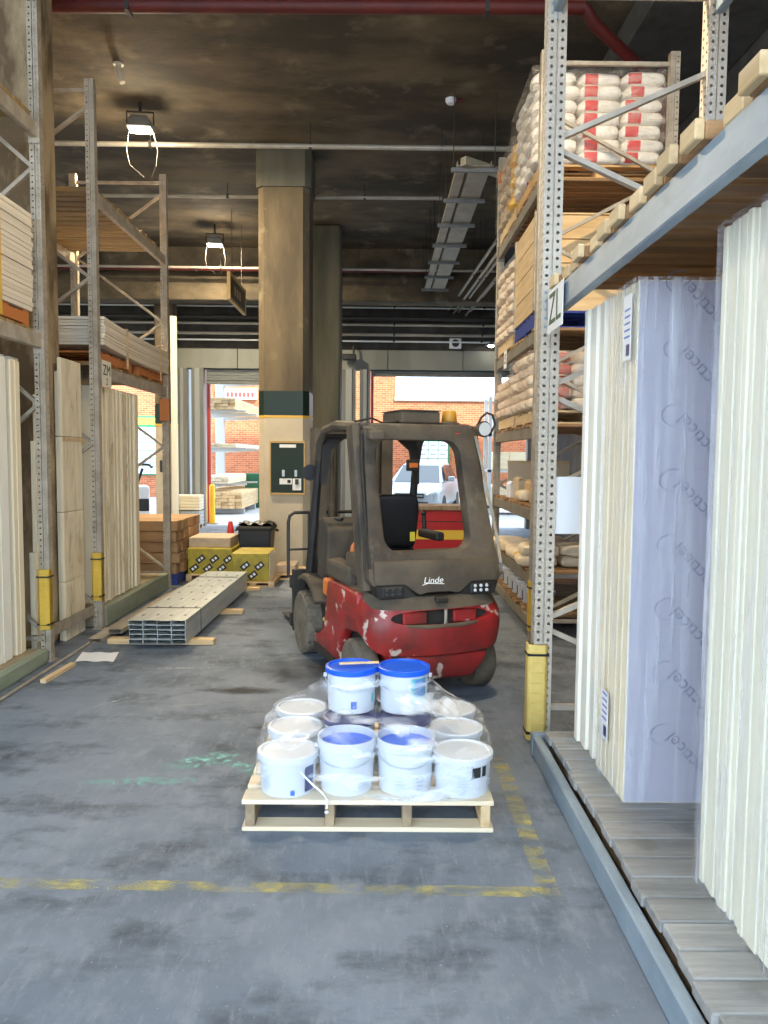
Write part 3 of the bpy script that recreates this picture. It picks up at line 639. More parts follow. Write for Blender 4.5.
# ------------------------------------------------------------------ insulation boards, right foreground
rd = random.Random(11)
bm_near = MB().box(0,0,0,1.15,.0305,2.37).mesh('insulation_board', bevel=.002)
for i in range(30):
    y = 2.76 - .0315*(i+1)
    o = obj('insulation_board', bm_near, 'foam_cream', loc=(1.2+rd.uniform(-.006,.006), y, .175+rd.uniform(0,.012)))
    tag(o, 'thin cream insulation board, %s from the far end of the nearest wrapped stack' % nth(i+1), 'insulation board', 'boards of the nearest upright stack')
def shell(name, x0,x1,y0,y1,z0,z1, label, mat, amp=.006, seed=1, faces=('l','f','t'), tags=()):
    rd = random.Random(seed); ph = [rd.uniform(0,9) for _ in range(6)]
    def w(a,b): return amp*(math.sin(a*41+ph[0]+2*math.sin(b*3+ph[1]))*.6 + math.sin(a*93+ph[2]+3*math.sin(b*2.2+ph[3]))*.4)
    m = MB()
    if 'l' in faces: m.grid(lambda u,v: (x0-abs(w(u,v)), y0+(y1-y0)*u, z0+(z1-z0)*v), 40, 30)
    if 'r' in faces: m.grid(lambda u,v: (x1+abs(w(u,v)), y0+(y1-y0)*u, z0+(z1-z0)*v), 40, 30)
    if 'f' in faces: m.grid(lambda u,v: (x0+(x1-x0)*u, y0-abs(w(u,v)), z0+(z1-z0)*v), 40, 30)
    if 'b' in faces: m.grid(lambda u,v: (x0+(x1-x0)*u, y1+abs(w(u,v)), z0+(z1-z0)*v), 40, 30)
    if 't' in faces: m.grid(lambda u,v: (x0+(x1-x0)*u, y0+(y1-y0)*v, z1+abs(w(u,v))), 10, 10)
    return tag(obj(name, m, mat, smooth=True), label, 'plastic film')
shell('plastic_wrap', 1.185,2.37,1.79,2.77,.178,2.562, 'clear plastic film round the insulation stack nearest the camera','film_clear',.006,2,('l','b','t'))
# second stack: loose boards behind, wrapped pack in front
m1 = MB().box(0,0,0,1.2,.058,2.36).mesh('insulation_board', bevel=.003)
y = 4.22; n = 0
for i in range(6):
    y -= .061
    tag(obj('insulation_board', m1, 'foam_white', loc=(1.10+(.0,.012,.004,.016,.0,.02)[i]+.005*i, y, .175), rot=(0,0,rd.uniform(-.002,.002))), 'thick white insulation board outside the film, %s from the yellow guarded upright' % nth(i+1), 'insulation board', 'loose boards behind the printed pack')
m2 = MB().box(0,0,0,1.2,.038,2.345).mesh('insulation_board', bevel=.003)
for i in range(10):
    y0 = 3.84 - .0395*(i+1)
    o = tag(obj('insulation_board', m2, 'foam_warm', loc=(1.12+rd.uniform(-.004,.004), y0, .175)), 'insulation board in the printed film wrapped pack, %s from its far end' % nth(i+1), 'insulation board', 'boards of the printed pack')
fb = obj('insulation_board', MB().box(1.12,3.405,.175,2.32,3.443,2.52), 'foam_warm', bevel=.003)
tag(fb, 'front board of the wrapped pack with lavender facing and repeated printed lettering', 'insulation board')
face = obj('facing', MB().box(1.125,3.4035,.18,2.315,3.405,2.515), 'facing_lavender', fb)
for i in range(8):
    z = .42 + .288*i
    text('lettering','Recticel',.088,'print_grey',face,(1.415,3.4029,z-.03),(math.pi/2,math.radians(-133),0),.0003,1.0)
    c = (1.318,z+.075); pts = [(c[0]+.055*math.cos(t)*1.25-.012, 3.4029, c[1]+.05*math.sin(t)) for t in [math.radians(a) for a in range(70,290,22)]]
    obj('swoosh', MB().tube([(p[0],p[1],p[2]) for p in pts], [.0008+.0022*math.sin(math.pi*k/(len(pts)-1)) for k in range(len(pts))], 5), 'print_grey', face)
shell('plastic_wrap', 1.108,2.33,3.392,3.85,.178,2.53, 'clear plastic film round the lavender printed board pack','film_clear',.007,5,('l','f','t'))
for (y0,z0,z1,lab) in ((3.43,2.18,2.47,'paper label under the film at the top of the printed pack'),(3.60,.38,.62,'paper label under the film low on the printed pack')):
    t = thing('pack_label', lab, 'label')
    obj('sheet', MB().box(1.098,y0,z0,1.1,y0+.11,z1), 'white_paper', t)
    obj('print', MB().box(1.0972,y0+.015,z0+.02,1.098,y0+.06,z0+.07), 'print_navy', t)
    for k in range(5): obj('print', MB().box(1.0972,y0+.015,z0+.1+.03*k,1.098,y0+.09,z0+.108+.03*k), 'print_blue', t)

# ------------------------------------------------------------------ generic pallet for racks
def pallet(label, x0,y0,z0,w,d,mat,h=.13,group=None,along='x', name='pallet'):
    o = thing(name, label, 'pallet', (x0,y0,z0), 0, group)
    n = 6
    for i in range(n):
        yy = i*(d-.1)/(n-1); obj('deck_board', MB().box(0,yy,h-.02,w,yy+.1,h), mat, o, bevel=.003)
    for x in (0,(w-.08)/2,w-.08): obj('bearer', MB().box(x,0,.018,x+.08,d,h-.02), mat, o, bevel=.003)
    for yy in (0,(d-.1)/2,d-.1): obj('base_board', MB().box(0,yy,0,w,yy+.1,.018), mat, o, bevel=.003)
    return o
def bag_mesh(w,d,h,seed=0):
    rd = random.Random(seed); ph = [rd.uniform(0,6) for _ in range(4)]
    def sp(c,e): return math.copysign(abs(c)**e, c)
    rings = []; nu, nv = 20, 10
    for j in range(1,nv):
        b = -math.pi/2 + math.pi*j/nv; r = []
        for i in range(nu):
            a = 2*math.pi*i/nu; cb = sp(math.cos(b),.55)
            k = 1+.03*math.sin(5*a+ph[0])+.03*math.sin(3*a+4*b+ph[1])
            r.append((w/2*sp(math.cos(a),.42)*cb*k, d/2*sp(math.sin(a),.42)*cb*k, h/2*sp(math.sin(b),.6)+h/2))
        rings.append(r)
    return MB().loft(rings).mesh('bag', smooth=True)
def mk_bagprint(name, base, pr, x0, x1):
    mk(name, base, .55, c2=tuple(.85*q for q in base), sc=7, rnd=.06, bump=.3, bsc=14)
    mt = MAT[name]; nt = mt.node_tree; N = nt.nodes; L = nt.links; b = N['Principled BSDF']
    src = b.inputs['Base Color'].links[0].from_socket
    tc = N.new('ShaderNodeTexCoord'); sx = N.new('ShaderNodeSeparateXYZ'); L.new(tc.outputs['Object'], sx.inputs[0])
    def cmp(out, c, e):
        m = N.new('ShaderNodeMath'); m.operation = 'COMPARE'; L.new(out, m.inputs[0]); m.inputs[1].default_value = c; m.inputs[2].default_value = e; return m.outputs[0]
    mu = N.new('ShaderNodeMath'); mu.operation = 'MULTIPLY'; L.new(cmp(sx.outputs[0],(x0+x1)/2,(x1-x0)/2), mu.inputs[0]); L.new(cmp(sx.outputs[2],.06,.045), mu.inputs[1])
    mx = N.new('ShaderNodeMix'); mx.data_type = 'RGBA'; L.new(mu.outputs[0], mx.inputs['Factor']); L.new(src, mx.inputs[6]); mx.inputs[7].default_value = (*pr,1)
    L.new(mx.outputs[2], b.inputs['Base Color'])
mk_bagprint('bag_print_red', (.8,.74,.64), (.55,.03,.03), -.15,-.03)
mk_bagprint('bag_print_orange', (.74,.6,.45), (.55,.09,.05), .0,.17)
BAGS = [bag_mesh(.40,.30,.13,s) for s in range(3)]
def clone_mesh(mat): 
    r = []
    for b in BAGS:
        c = b.copy(); c.materials.clear(); c.materials.append(MAT[mat]); r.append(c)
    return r
BM = {k: clone_mesh(k) for k in ('bag_print_red','bag_print_orange','bag_cream','bag_brown','bag_yellow')}
def bagstack(x0,y0,z0,nx,ny,layers,dx,dy,dz,mat,label,group,edge=None,outer=True,seed=0):
    rd = random.Random(seed)
    for l in range(layers):
        for i in range(nx):
            for j in range(ny):
                if outer and 0 < i < nx-1 and 0 < j < ny-1 and l < layers-1: continue
                mt = mat if edge is None or i > 0 or j > 0 else edge
                o = obj('bag', BM[mt][rd.randrange(3)], mt, loc=(x0+dx*(i+.5)+rd.uniform(-.015,.015)+(.02 if l%2 else 0), y0+dy*(j+.5)+rd.uniform(-.015,.015), z0+dz*l), rot=(0,0,rd.choice((0,math.pi))*0+rd.uniform(-.05,.05)))
                tag(o, '%s, layer %s, %s from aisle, row %s' % (label, ('one','two','three','four','five','six','seven')[l], nth(i+1), ('one','two','three','four')[j]), 'bag', group)
# right rear rack loads (deck tops = level + .14)
zt = 4.2+.14
pallet('pallet under the red printed white bags on the top level', 1.45,7.36,zt,1.15,1.12,'pine_orange')
bagstack(1.40,7.34,zt+.13,3,4,7,.40,.29,.118,'bag_print_red','red printed white bag on rack top','red printed bags on the top level',seed=1)
shell('plastic_wrap',1.37,2.63,7.31,8.52,zt+.14,zt+.99,'plastic film round the red printed white bags on top','film_bag',.006,8,('l','f','t'))
pallet('pallet under the brown and orange bags on the top level', 1.45,8.6,zt,1.1,1.05,'pine_y')
bagstack(1.42,8.6,zt+.13,3,4,6,.38,.26,.118,'bag_brown','brown or orange bag on rack top','brown bags on the top level',edge='bag_yellow',seed=2)
shell('plastic_wrap',1.39,2.58,8.57,9.68,zt+.14,zt+.87,'plastic film round the brown and orange bags on top','film_bag',.006,9,('l','f','t'))
zt = 2.83+.14
pallet('blue pallet carrying the pine crate beside the cream upright', 1.45,7.36,zt,1.15,1.1,'pallet_blue',h=.16)
cr = thing('timber_crate','large pine plank crate on the blue pallet behind the cream upright','crate')
for f,(a,b) in enumerate(((7.38,7.40),(8.42,8.44))):
    for k in range(4): obj('plank', MB().box(1.46,a,zt+.165+k*.222,2.58,b,zt+.38+k*.222), 'pine', cr, bevel=.004)
for f,(a,b) in enumerate(((1.44,1.46),(2.58,2.60))):
    for k in range(4): obj('plank', MB().box(a,7.40,zt+.165+k*.222,b,8.42,zt+.38+k*.222), 'pine_y', cr, bevel=.004)
for x,yq in ((1.43,7.365),(2.56,7.365),(1.43,8.41),(2.56,8.41)): obj('corner_post', MB().box(x,yq,zt+.16,x+.05,yq+.05,zt+1.08), 'galv_warm', cr, bevel=.003)
obj('lid', MB().box(1.45,7.38,zt+1.055,2.59,8.44,zt+1.07), 'pine', cr)
pallet('pallet under the pale bag stack next to the pine crate', 1.45,8.6,zt,1.1,1.05,'pine_y')
bagstack(1.42,8.6,zt+.13,3,4,7,.38,.26,.118,'bag_print_orange','pale bag beyond pine crate','bags beyond the crate',seed=3)
zt = 1.93+.14
for q,(y0,ly,lab) in enumerate(((7.38,5,'nearer'),(8.52,4,'farther'))):
    pallet('pallet under the %s red ended bag stack on the fourth level' % lab, 1.46,y0,zt,1.12,1.04,'pine_y')
    bagstack(1.42,y0,zt+.13,3,4,ly,.39,.265,.11,'bag_print_orange','orange printed bag, %s fourth level stack' % lab,'%s orange printed bags on the fourth level' % lab,seed=4+q)
    shell('plastic_wrap',1.40,2.62,y0-.02,y0+1.08,zt+.14,zt+.13+ly*.112,'plastic film round the %s bag stack on the fourth level' % lab,'film_bag',.006,20+q,('l','f','t'))
zt = 1.14+.14
b = thing('leaning_panel','plain brown board standing on the third level beside far upright','panel'); obj('board', MB().box(1.55,9.35,zt,2.3,9.38,zt+.42), 'cardboard_warm', b, bevel=.003); obj('edge_strip', MB().box(1.55,9.345,zt+.4,2.3,9.385,zt+.43), 'pine', b)
for k,(x,y0,w,d,h,mt,lab) in enumerate(((1.5,8.9,.2,.25,.16,'white_plastic','small white box on the third level of the dusty rack'),(1.52,8.45,.3,.35,.22,'cardboard_warm','open brown carton on the third level of the dusty rack'),(1.55,7.75,.45,.5,.2,'pine','low wooden tray on the third level of the dusty rack'),(2.1,7.5,.4,.6,.3,'print_green','dark green carton on the third level behind the white panel'))):
    b = thing('carton', lab, 'box', (x,y0,zt)); obj('carton_body', MB().box(0,0,0,w,d,h), mt, b, bevel=.006)
    for s in (0,1): obj('flap', MB().add([(s*w,0,h),(s*w,d,h),(s*w+(s*2-1)*.06-(s*2-1)*.1,d,h+.03),(s*w+(s*2-1)*.06-(s*2-1)*.1,0,h+.03)],[(0,1,2,3)]), mt, b)
bagstack(1.5,8.0,zt,2,1,1,.3,.3,.1,'bag_cream','small cream bag among cartons','small bags on the third level',seed=9)
zt = .52+.14
rd = random.Random(21)
for k in range(16):
    x = 1.6+.42*(k%2)+rd.uniform(-.05,.05); yy = 7.65+.28*((k//2)%7)+rd.uniform(-.04,.04); l = 0 if k < 14 else 1
    o = obj('sack', BM['bag_yellow' if k == 2 else 'bag_cream'][k%3], 'bag_cream', loc=(x,yy,zt+.11*l), rot=(rd.uniform(-.05,.05),0,rd.uniform(-.5,.5)))
    if k == 2: tag(o,'yellow sack among cream sacks on the second rack level','sack')
    else: tag(o,'crumpled cream sack on the second level of the dusty rack, %s placed' % nth(k+1),'sack','cream sacks on the second level')
# ------------------------------------------------------------------ buckets
def bucket(name, label, cat, loc, r, h, body, lid, kind='lid', rotz=0, group=None, lab=None, handle=True):
    o = thing(name, label, cat, loc, rotz, group)
    rb = r*.9
    if kind == 'lid':
        obj('body', MB().lathe([(0,0),(rb-.006,0),(rb,.006),(r-.008,h-.03)],n=28), body, o, smooth=True)
        l = obj('lid', MB().lathe([(r-.012,h-.034),(r+.004,h-.03),(r+.004,h-.004),(r-.004,h),(r-.014,h),(r-.018,h-.008),(0,h-.006)],n=28), lid, o, smooth=True)
    else:
        obj('body', MB().lathe([(0,0),(rb-.006,0),(rb,.006),(r-.004,h-.05),(r+.003,h-.045),(r+.003,h),(r-.005,h),(r-.008,h-.045),(0,h-.045)],n=28), body, o, smooth=True)
        obj('lid', MB().lathe([(r-.009,h-.05),(r-.009,h-.036),(r-.03,h-.036),(0,h-.034)],n=28), lid, o, smooth=True)
    if handle:
        pts = [((r+.008)*math.cos(a), -(r*.25)*abs(math.sin(a))-.0, h-.05-.07*abs(math.sin(a))) for a in [math.pi*k/8 for k in range(9)]]
        pts = [((r+.008)*math.cos(math.pi+math.pi*k/10), (r+.008)*math.sin(math.pi+math.pi*k/10), h-.05-.06*math.sin(math.pi*k/10)) for k in range(11)]
        obj('handle', MB().tube(pts,.0025,6), 'galv', o)
        for s in (-1,1): obj('handle_lug', MB().cyl((s*(r-.004),0,h-.05),(s*(r+.012),0,h-.05),.012,n=10), body, o)
    if lab:
        for (a0,a1,z0,z1,mt) in lab:
            def P(u,v):
                a = math.radians(a0+(a1-a0)*u)-math.pi/2; z = z0+(z1-z0)*v; rr = rb+(r-.008-rb)*z/h+.0015
                return (rr*math.cos(a), rr*math.sin(a), z)
            obj('print', MB().grid(P,8,2), mt, o)
    return o
def txtlines(a0,a1,z0,z1,n,mt): return [(a0,a0+(a1-a0)*(.6+.4*((k*7)%5)/5), z0+(z1-z0)*k/n, z0+(z1-z0)*(k+.4)/n, mt) for k in range(n)]
for l in range(2):
    for j in range(6):
        bucket('paint_bucket','white bucket on the lowest dusty rack level, %s layer, %s from front' % (('lower','upper')[l], nth(j+1)),'bucket',(1.62,7.62+.31*j,.24+.2*l),.14,.19,'bucket_white','lid_white','lid',-.9,'white buckets on the lowest rack level',[(-70,-25,.03,.13,'print_navy'),(20,60,.05,.12,'print_navy')],False)
# main pallet
P0x,P1x,P0y,P1y = -.63,.54,3.46,4.56
pa = thing('pallet','pale new timber pallet on the floor under the wrapped tubs','pallet',(0,0,0))
for i in range(7):
    yy = P0y + i*(P1y-P0y-.12)/6; obj('deck_board', MB().box(P0x,yy,.128,P1x,yy+.12,.15), 'pine_pale', pa, bevel=.003)
for x in (P0x+.015,P0x+.385,P0x+.745,P1x-.06): obj('bearer', MB().box(x,P0y+.006,.022,x+.045,P1y-.006,.128), 'bearer_dark' if x != P1x-.06 else 'pine_y', pa, bevel=.003)
for yy in (P0y,(P0y+P1y)/2-.05,P1y-.1): obj('base_board', MB().box(P0x,yy,0,P1x,yy+.1,.022), 'pine_pale', pa, bevel=.003)
BZ = .15
gl = [(-38,-8,.03,.11,'white_paper')]
def lines(a): return txtlines(a,a+26,.03,.13,7,'panel_blue')
T = 'wide short tub with white lid'
bucket('paint_tub',T+', front left corner of the pallet','tub',(-.43,3.60,BZ),.143,.195,'bucket_white','lid_white','lid',.1,None,lines(-60)+[(36,62,.02,.14,'print_navy'),(5,14,.015,.04,'print_blue')],False)
bucket('paint_tub',T+', front right corner of the pallet','tub',(.405,3.605,BZ),.143,.195,'bucket_white','lid_white','lid',-.1,None,lines(-10)+[(28,40,.1,.15,'print_black'),(44,56,.1,.15,'print_black'),(20,30,.1,.15,'print_black')],False)
bucket('paint_tub',T+', middle of the left pallet side','tub',(-.43,3.93,BZ),.143,.195,'bucket_white','lid_white','lid',0,None,None,False)
bucket('paint_tub',T+', middle of the right pallet side','tub',(.40,3.93,BZ),.143,.195,'bucket_white','lid_white','lid',0,None,None,False)
bucket('paint_tub',T+', far left corner of the pallet','tub',(-.43,4.23,BZ),.143,.195,'bucket_white','lid_white','lid',0,None,None,False)
bucket('paint_tub',T+', far right corner of the pallet','tub',(.40,4.23,BZ),.143,.195,'bucket_white','lid_white','lid',0,None,None,False)
bucket('paint_bucket','white bucket with sunken blue lid in the front row, left one','bucket',(-.15,3.618,BZ),.139,.255,'bucket_white','lid_blue','sunk',0,None,[(-70,-45,.12,.19,'print_blue')]+lines(30),True)
bucket('paint_bucket','white bucket with sunken blue lid in the front row, right one','bucket',(.132,3.618,BZ),.139,.255,'bucket_white','lid_blue','sunk',.1,None,lines(-30)+txtlines(15,40,.03,.14,6,'panel_blue'),True)
for x,yy,lb in ((-.15,3.94,'middle row, left'),(.132,3.94,'middle row, right'),(-.15,4.235,'back row, left'),(.132,4.235,'back row, right')):
    bucket('paint_bucket','white bucket with dark navy lid in the %s of centre' % lb,'bucket',(x,yy,BZ),.139,.245,'bucket_white','lid_navy','lid',0,None,None,False)
bucket('paint_bucket','blue lidded white bucket on top of the load, left one','bucket',(-.145,4.05,BZ+.246),.137,.235,'bucket_white','lid_blue','lid',.15,None,[(-8,6,.03,.07,'print_blue'),(48,62,.05,.1,'print_teal')],True)
bucket('paint_bucket','blue lidded white bucket on top of the load, right one','bucket',(.135,4.05,BZ+.246),.137,.235,'bucket_white','lid_blue','lid',-.1,None,[(22,68,.05,.19,'print_teal'),(30,66,.09,.185,'print_blue')],True)
tg = obj('top_strip', MB().bar((-.21,4.03,.655),(.0,4.06,.655),.02,.008), 'pine_y'); tag(tg,'thin wooden strip lying across the two top bucket lids','strip')
tg.location.z = -.014
# stretch film over the load
def film_load():
    cxx,cyy = -.018,3.93; nu = 120; rdm = random.Random(4); ph = [rdm.uniform(0,6) for _ in range(6)]
    def outline(t, a, b, c, e): # superellipse
        ct,st = math.cos(t),math.sin(t); k = (abs(ct/a)**e+abs(st/b)**e)**(-1/e); return (c[0]+k*ct, c[1]+k*st)
    base = lambda t,s=1: outline(t,.578*s,.482*s,(cxx,3.925),5)
    top = lambda t,s=1: outline(t,.292*s,.155*s,(-.005,4.05),4)
    rings = []
    spec = [(.152,0,1.0),(.2,0,1.003),(.26,0,1.006),(.32,0,1.006),(.352,0,1.0),(.37,.06,.985),(.39,.2,1),(.42,.42,1),(.46,.66,1),(.5,.85,1),(.535,.97,1),(.57,1,1),(.6,1,1.0)]
    for k,(z,q,s) in enumerate(spec):
        r = []
        for i in range(nu):
            t = 2*math.pi*i/nu; b = base(t,s); tp = top(t)
            fr = max(0,-math.sin(t))**6; fr *= 1 if 3 <= k <= 7 else 0
            qq = q*(1-.55*fr) if k < 9 else q
            x = b[0]+(tp[0]-b[0])*qq; y = b[1]+(tp[1]-b[1])*qq
            n = .006*math.sin(9*t+ph[0]+14*z)+.004*math.sin(23*t+ph[1]-30*z)+.003*math.sin(41*t+ph[2]+9*z)
            amp = 1 if 0 < k < len(spec)-1 else .3
            zz = z + (.055*fr if 4 <= k <= 7 else 0) + (.01*math.sin(5*t+ph[3]) if 5 <= k <= 9 else 0)
            n = max(n,0) if k < 5 or k > 9 else n*1.6
            r.append((x+n*amp*math.cos(t), y+n*amp*math.sin(t), zz))
        rings.append(r)
    return MB().loft(rings, caps=False)
tag(obj('stretch_film', film_load(), 'film_pallet', smooth=True), 'clear stretch film draped round the tubs on the pallet','plastic film')
tl = thing('film_tail','twisted end of stretch film hanging over the pallet front edge','film end')
obj('twist', MB().tube([(-.36,3.435,.3),(-.3,3.43,.24),(-.255,3.43,.2),(-.23,3.44,.16),(-.235,3.445,.12)],[.003,.005,.004,.004,.006],6), 'white_plastic', tl, smooth=True)
obj('bead', MB().lathe([(0,-.01),(.012,0),(0,.01)],(-.235,3.447,.1),8), 'white_plastic', tl)
t2 = thing('film_fold','gathered fold of stretch film crossing the front bucket lids','film end')
obj('fold', MB().tube([(-.57,3.47,.3),(-.35,3.445,.335),(-.15,3.446,.355),(.05,3.448,.385),(.2,3.45,.4),(.3,3.47,.385)],[.006,.011,.012,.014,.016,.008],7), 'film_pallet', t2, smooth=True)
obj('crease', MB().tube([(.17,4.0,.5),(.3,3.85,.42),(.42,3.65,.37)],[.004,.008,.004],6), 'film_pallet', t2, smooth=True)
# ------------------------------------------------------------------ left side goods
rd = random.Random(31)
# standing white panels at the left edge
y = 6.30
for i,(w,mt,lab) in enumerate(((.05,'panel_blue','narrow bluish panel standing next to the first left upright'),(.17,'foam_warm','cream panel standing second from the first left upright'),(.06,'panel_blue','thin bluish panel between the white panels at left edge'),(.27,'foam_white','wide white panel standing at the left edge'),(.10,'foam_warm','cream panel at the very left edge'),(.25,'foam_white','wide white panel partly outside the left edge'))):
    y -= w
    o = thing('wall_panel', lab, 'panel', (-2.9 if mt != 'panel_blue' else -2.96, y, .12))
    obj('face', MB().box(-.95,.004,0,0,w-.004,2.36), mt, o, bevel=.008)
    obj('groove', MB().box(-.002,w*.45,0,.004,w*.5,2.36), mt, o)
    if i in (1,3): obj('end_cap', MB().box(-.9,.006,2.36,-.01,w-.006,2.38), 'cream_panel', o)
# sheet pack on the first left rack
pallet('pallet with red bearers under the thick sheet pack at left edge', -3.98,4.5,2.75,1.16,1.76,'pallet_red')
ms = MB().box(-1.16,0,0,0,1.82,.034).mesh('sheet', bevel=.002)
for i in range(21):
    tag(obj('plasterboard_sheet', ms, 'sheet_cream', loc=(-2.8+rd.uniform(-.006,.006), 4.48+rd.uniform(-.01,.01), 2.88+.0365*i)), 'flat cream sheet in the thick pack at left edge, %s from bottom' % nth(i+1),'sheet','sheets of the thick pack')
st = tag(obj('pack_strap', MB().box(-2.793,5.72,2.76,-2.788,5.76,3.655).box(-3.97,5.72,3.65,-2.788,5.76,3.655), 'guard_yellow'),'yellow strap round the thick sheet pack at left edge','strap')
# sagging sheets on the second left rack
for q,(y0,y1,n,lab) in enumerate(((7.72,10.02,9,'sagging'),)):
    for yb,lb in ((7.75,'nearer'),(8.98,'farther')):
        pallet('%s orange pallet under the sagging sheets beyond the left column' % lb, -3.98,yb,2.65,1.18,1.0,'pallet_red',h=.12)
    for i in range(n):
        def F(u,v,i=i):
            yy = y0+(y1-y0)*u; sag = -.07*math.sin(math.pi*u)**2*.6 + (.045*(1-u)**2)
            return sag
        m = MB(); pts = 16; rings = []
        for k in range(pts+1):
            u = k/pts; yy = y0+(y1-y0)*u; s = .05*(1-u)**3+.03*max(0,u-.75)**1.2; z = 2.775+.031*i+s
            rings.append([(-3.96,yy,z),(-2.74,yy,z),(-2.74,yy,z+.026),(-3.96,yy,z+.026)])
        tag(obj('plasterboard_sheet', m.loft(rings), 'sheet_cream', loc=(rd.uniform(-.008,.008),rd.uniform(-.01,.01),0)), 'pale sagging sheet beyond the left concrete column, %s from bottom' % nth(i+1),'sheet','sagging sheets on the second left rack')
for yy in (8.35,9.6):
    tag(obj('pack_strap', MB().box(-2.728,yy,2.66,-2.722,yy+.05,3.08).box(-3.94,yy,3.076,-2.722,yy+.05,3.082), 'pine_y'), ('pale band round the sagging sheets near the bay sign' if yy < 9 else 'pale band round the sagging sheets near the far end'),'strap')
# sheets leaning on the concrete column
for k,(x,y0,y1,z1,lab) in enumerate(((-2.95,7.08,7.55,2.62,'tall dusty wrapped board standing against the left concrete column'),(-2.985,7.1,7.53,2.5,'board hidden behind the tall dusty wrapped board at the column'))):
    o = thing('wrapped_board', lab, 'board', (x,y0,0)); w = y1-y0
    for j,(za,zb) in enumerate(((0,.55),(.555,1.2),(1.205,1.9),(1.905,z1))): obj('panel', MB().box(0,0,za,.035,w,zb), 'foam_warm', o, bevel=.004)
    if k == 0:
        obj('film', MB().grid(lambda u,v: (.04+.008*abs(math.sin(9*u+7*v)), w*u, z1*v), 14, 40), 'film_dusty', o, smooth=True)
        obj('tape', MB().box(.036,0,1.86,.042,w,1.9), 'pine_y', o)
for k,(y0,z0,z1,lab) in enumerate(((6.53,0,.9,'short pale offcut strip standing by the first left upright'),(6.6,0,1.85,'taller pale strip standing by the first left upright'),(6.66,0,2.25,'tallest pale strip leaning at the left concrete column'))):
    o = tag(obj('timber_strip', MB().box(-2.99,y0,z0,-2.95,y0+.055,z1), 'foam_warm', bevel=.003), lab, 'strip')
# cream boards on the second left platform
y = 7.86; i = 0
while y < 9.02:
    w = (.075,.05,.09,.06,.11,.055)[i%6]
    o = obj('cladding_board', MB().box(-1.0,0,0,0,w-.005,2.24), 'foam_warm', loc=(-2.86+(.0,.012,-.01,.015,.004,-.006)[i%6], y, .2), bevel=.006)
    tag(o,'cream board standing between the two far left uprights, %s from the front' % nth(i+1),'board','cream boards on the second left platform'); y += w; i += 1
tag(obj('dusty_film', MB().grid(lambda u,v: (-2.842+.012*abs(math.sin(11*u+5*v)), 7.9+.75*u, .25+2.15*v), 16, 30), 'film_dusty', smooth=True),'dusty plastic film hanging over the standing cream boards','plastic film')
# timber stack
pallet('blue pallet under the timber sleepers behind the far left upright', -3.95,10.22,0,1.24,1.25,'pallet_blue',h=.15)
sm = [MB().box(-.6,0,0,.6,w-.006,.138).mesh('sleeper', bevel=.006) for w in (.21,.2)]
for l in range(5):
    for j in range(6):
        tag(obj('timber_sleeper', sm[0], 'sleeper', loc=(-3.3+rd.uniform(-.03,.03),10.22+.208*j,.151+.144*l)), 'rough brown sleeper in the square stack, layer %s, %s from the front' % (('one','two','three','four','five')[l], nth(j+1)),'timber','sleepers in the square stack')
# steel channels
chw,chh = .125,.042
def cchan(L):
    t = .003; m = MB()
    m.box(-chw/2,0,chh-t,chw/2,L,chh); m.box(-chw/2,0,0,-chw/2+t,L,chh-t); m.box(chw/2-t,0,0,chw/2,L,chh-t)
    m.box(-chw/2+t,0,0,chw/2-t,L,t); m.box(-chw/2+t,L*.5,t,chw/2-t,L*.5+t,chh-t); return m
cm = cchan(2.95).mesh('steel_channel')
dm = MB().box(-.05,.02,.004,.05,.03,.038).mesh('shadow')
ROT = math.radians(-.8)
for l in range(5):
    for c in range(4):
        o = obj('steel_channel', cm, 'steel_stud', loc=(-2.24+.0635+.1275*c, 6.80+rd.uniform(-.012,.012), .05+.0435*l), rot=(0,0,ROT))
        tag(o,'galvanised steel channel in the strapped pack, layer %s, %s from left' % (('one','two','three','four','five')[l], nth(c+1)),'steel channel','channels in the strapped pack')
        if l == 4:
            for k in range(7): obj('slot', MB().box(-.012,.2+.4*k,chh,.012,.26+.4*k,chh+.0006), 'steel_dark', o)
for yy,lab in ((7.35,'dark wire strap round the near end of the channel pack'),(9.25,'dark wire strap round the far end of the channel pack')):
    tag(obj('wire_strap', MB().tube([(-2.245+.003,yy,.05),(-2.242,yy,.272),(-1.722,yy,.272),(-1.722,yy,.05)],.004,6), 'dark_metal'),lab,'strap')
tag(obj('timber_bearer', MB().box(-2.5,6.98,0,-1.52,7.08,.05), 'pine', bevel=.004),'pine bearer under the near end of the steel channels','bearer')
tag(obj('timber_bearer', MB().box(-2.55,8.35,0,-1.5,8.45,.05), 'pine', bevel=.004),'pine bearer under the middle of the steel channels','bearer')
tag(obj('timber_bearer', MB().box(-2.35,9.85,0,-1.55,9.93,.04), 'pine', bevel=.004),'low pine bearer on the floor before the right yellow pack','bearer')
cm2 = cchan(2.4).mesh('steel_channel')
for k,(x,yy,z,lab) in enumerate(((-2.5,7.2,.05,'single steel channel lying left of the strapped pack, upper one'),(-2.62,7.0,.004,'single steel channel lying next to the left kerb'))):
    tag(obj('steel_channel', cm2, 'galv_warm', loc=(x,yy,z), rot=(0,0,math.radians(-1.5))),lab,'steel channel')
ppv = MB().grid(lambda u,v: (-2.55+.32*u-.05*v, 6.36+.3*v, .004+.008*math.sin(6*u+2*v)**2), 8, 8)
tag(obj('paper_sheet', ppv, 'white_paper', smooth=True),'crumpled white paper lying on the floor by the left rack','paper')
tag(obj('crumpled_wrapper', MB().lathe([(0,0),(.03,.006),(.022,.03),(0,.038)],(-2.62,7.38,0),9), 'white_plastic'),'small white crumpled wrapper at the foot of the second left upright','wrapper')
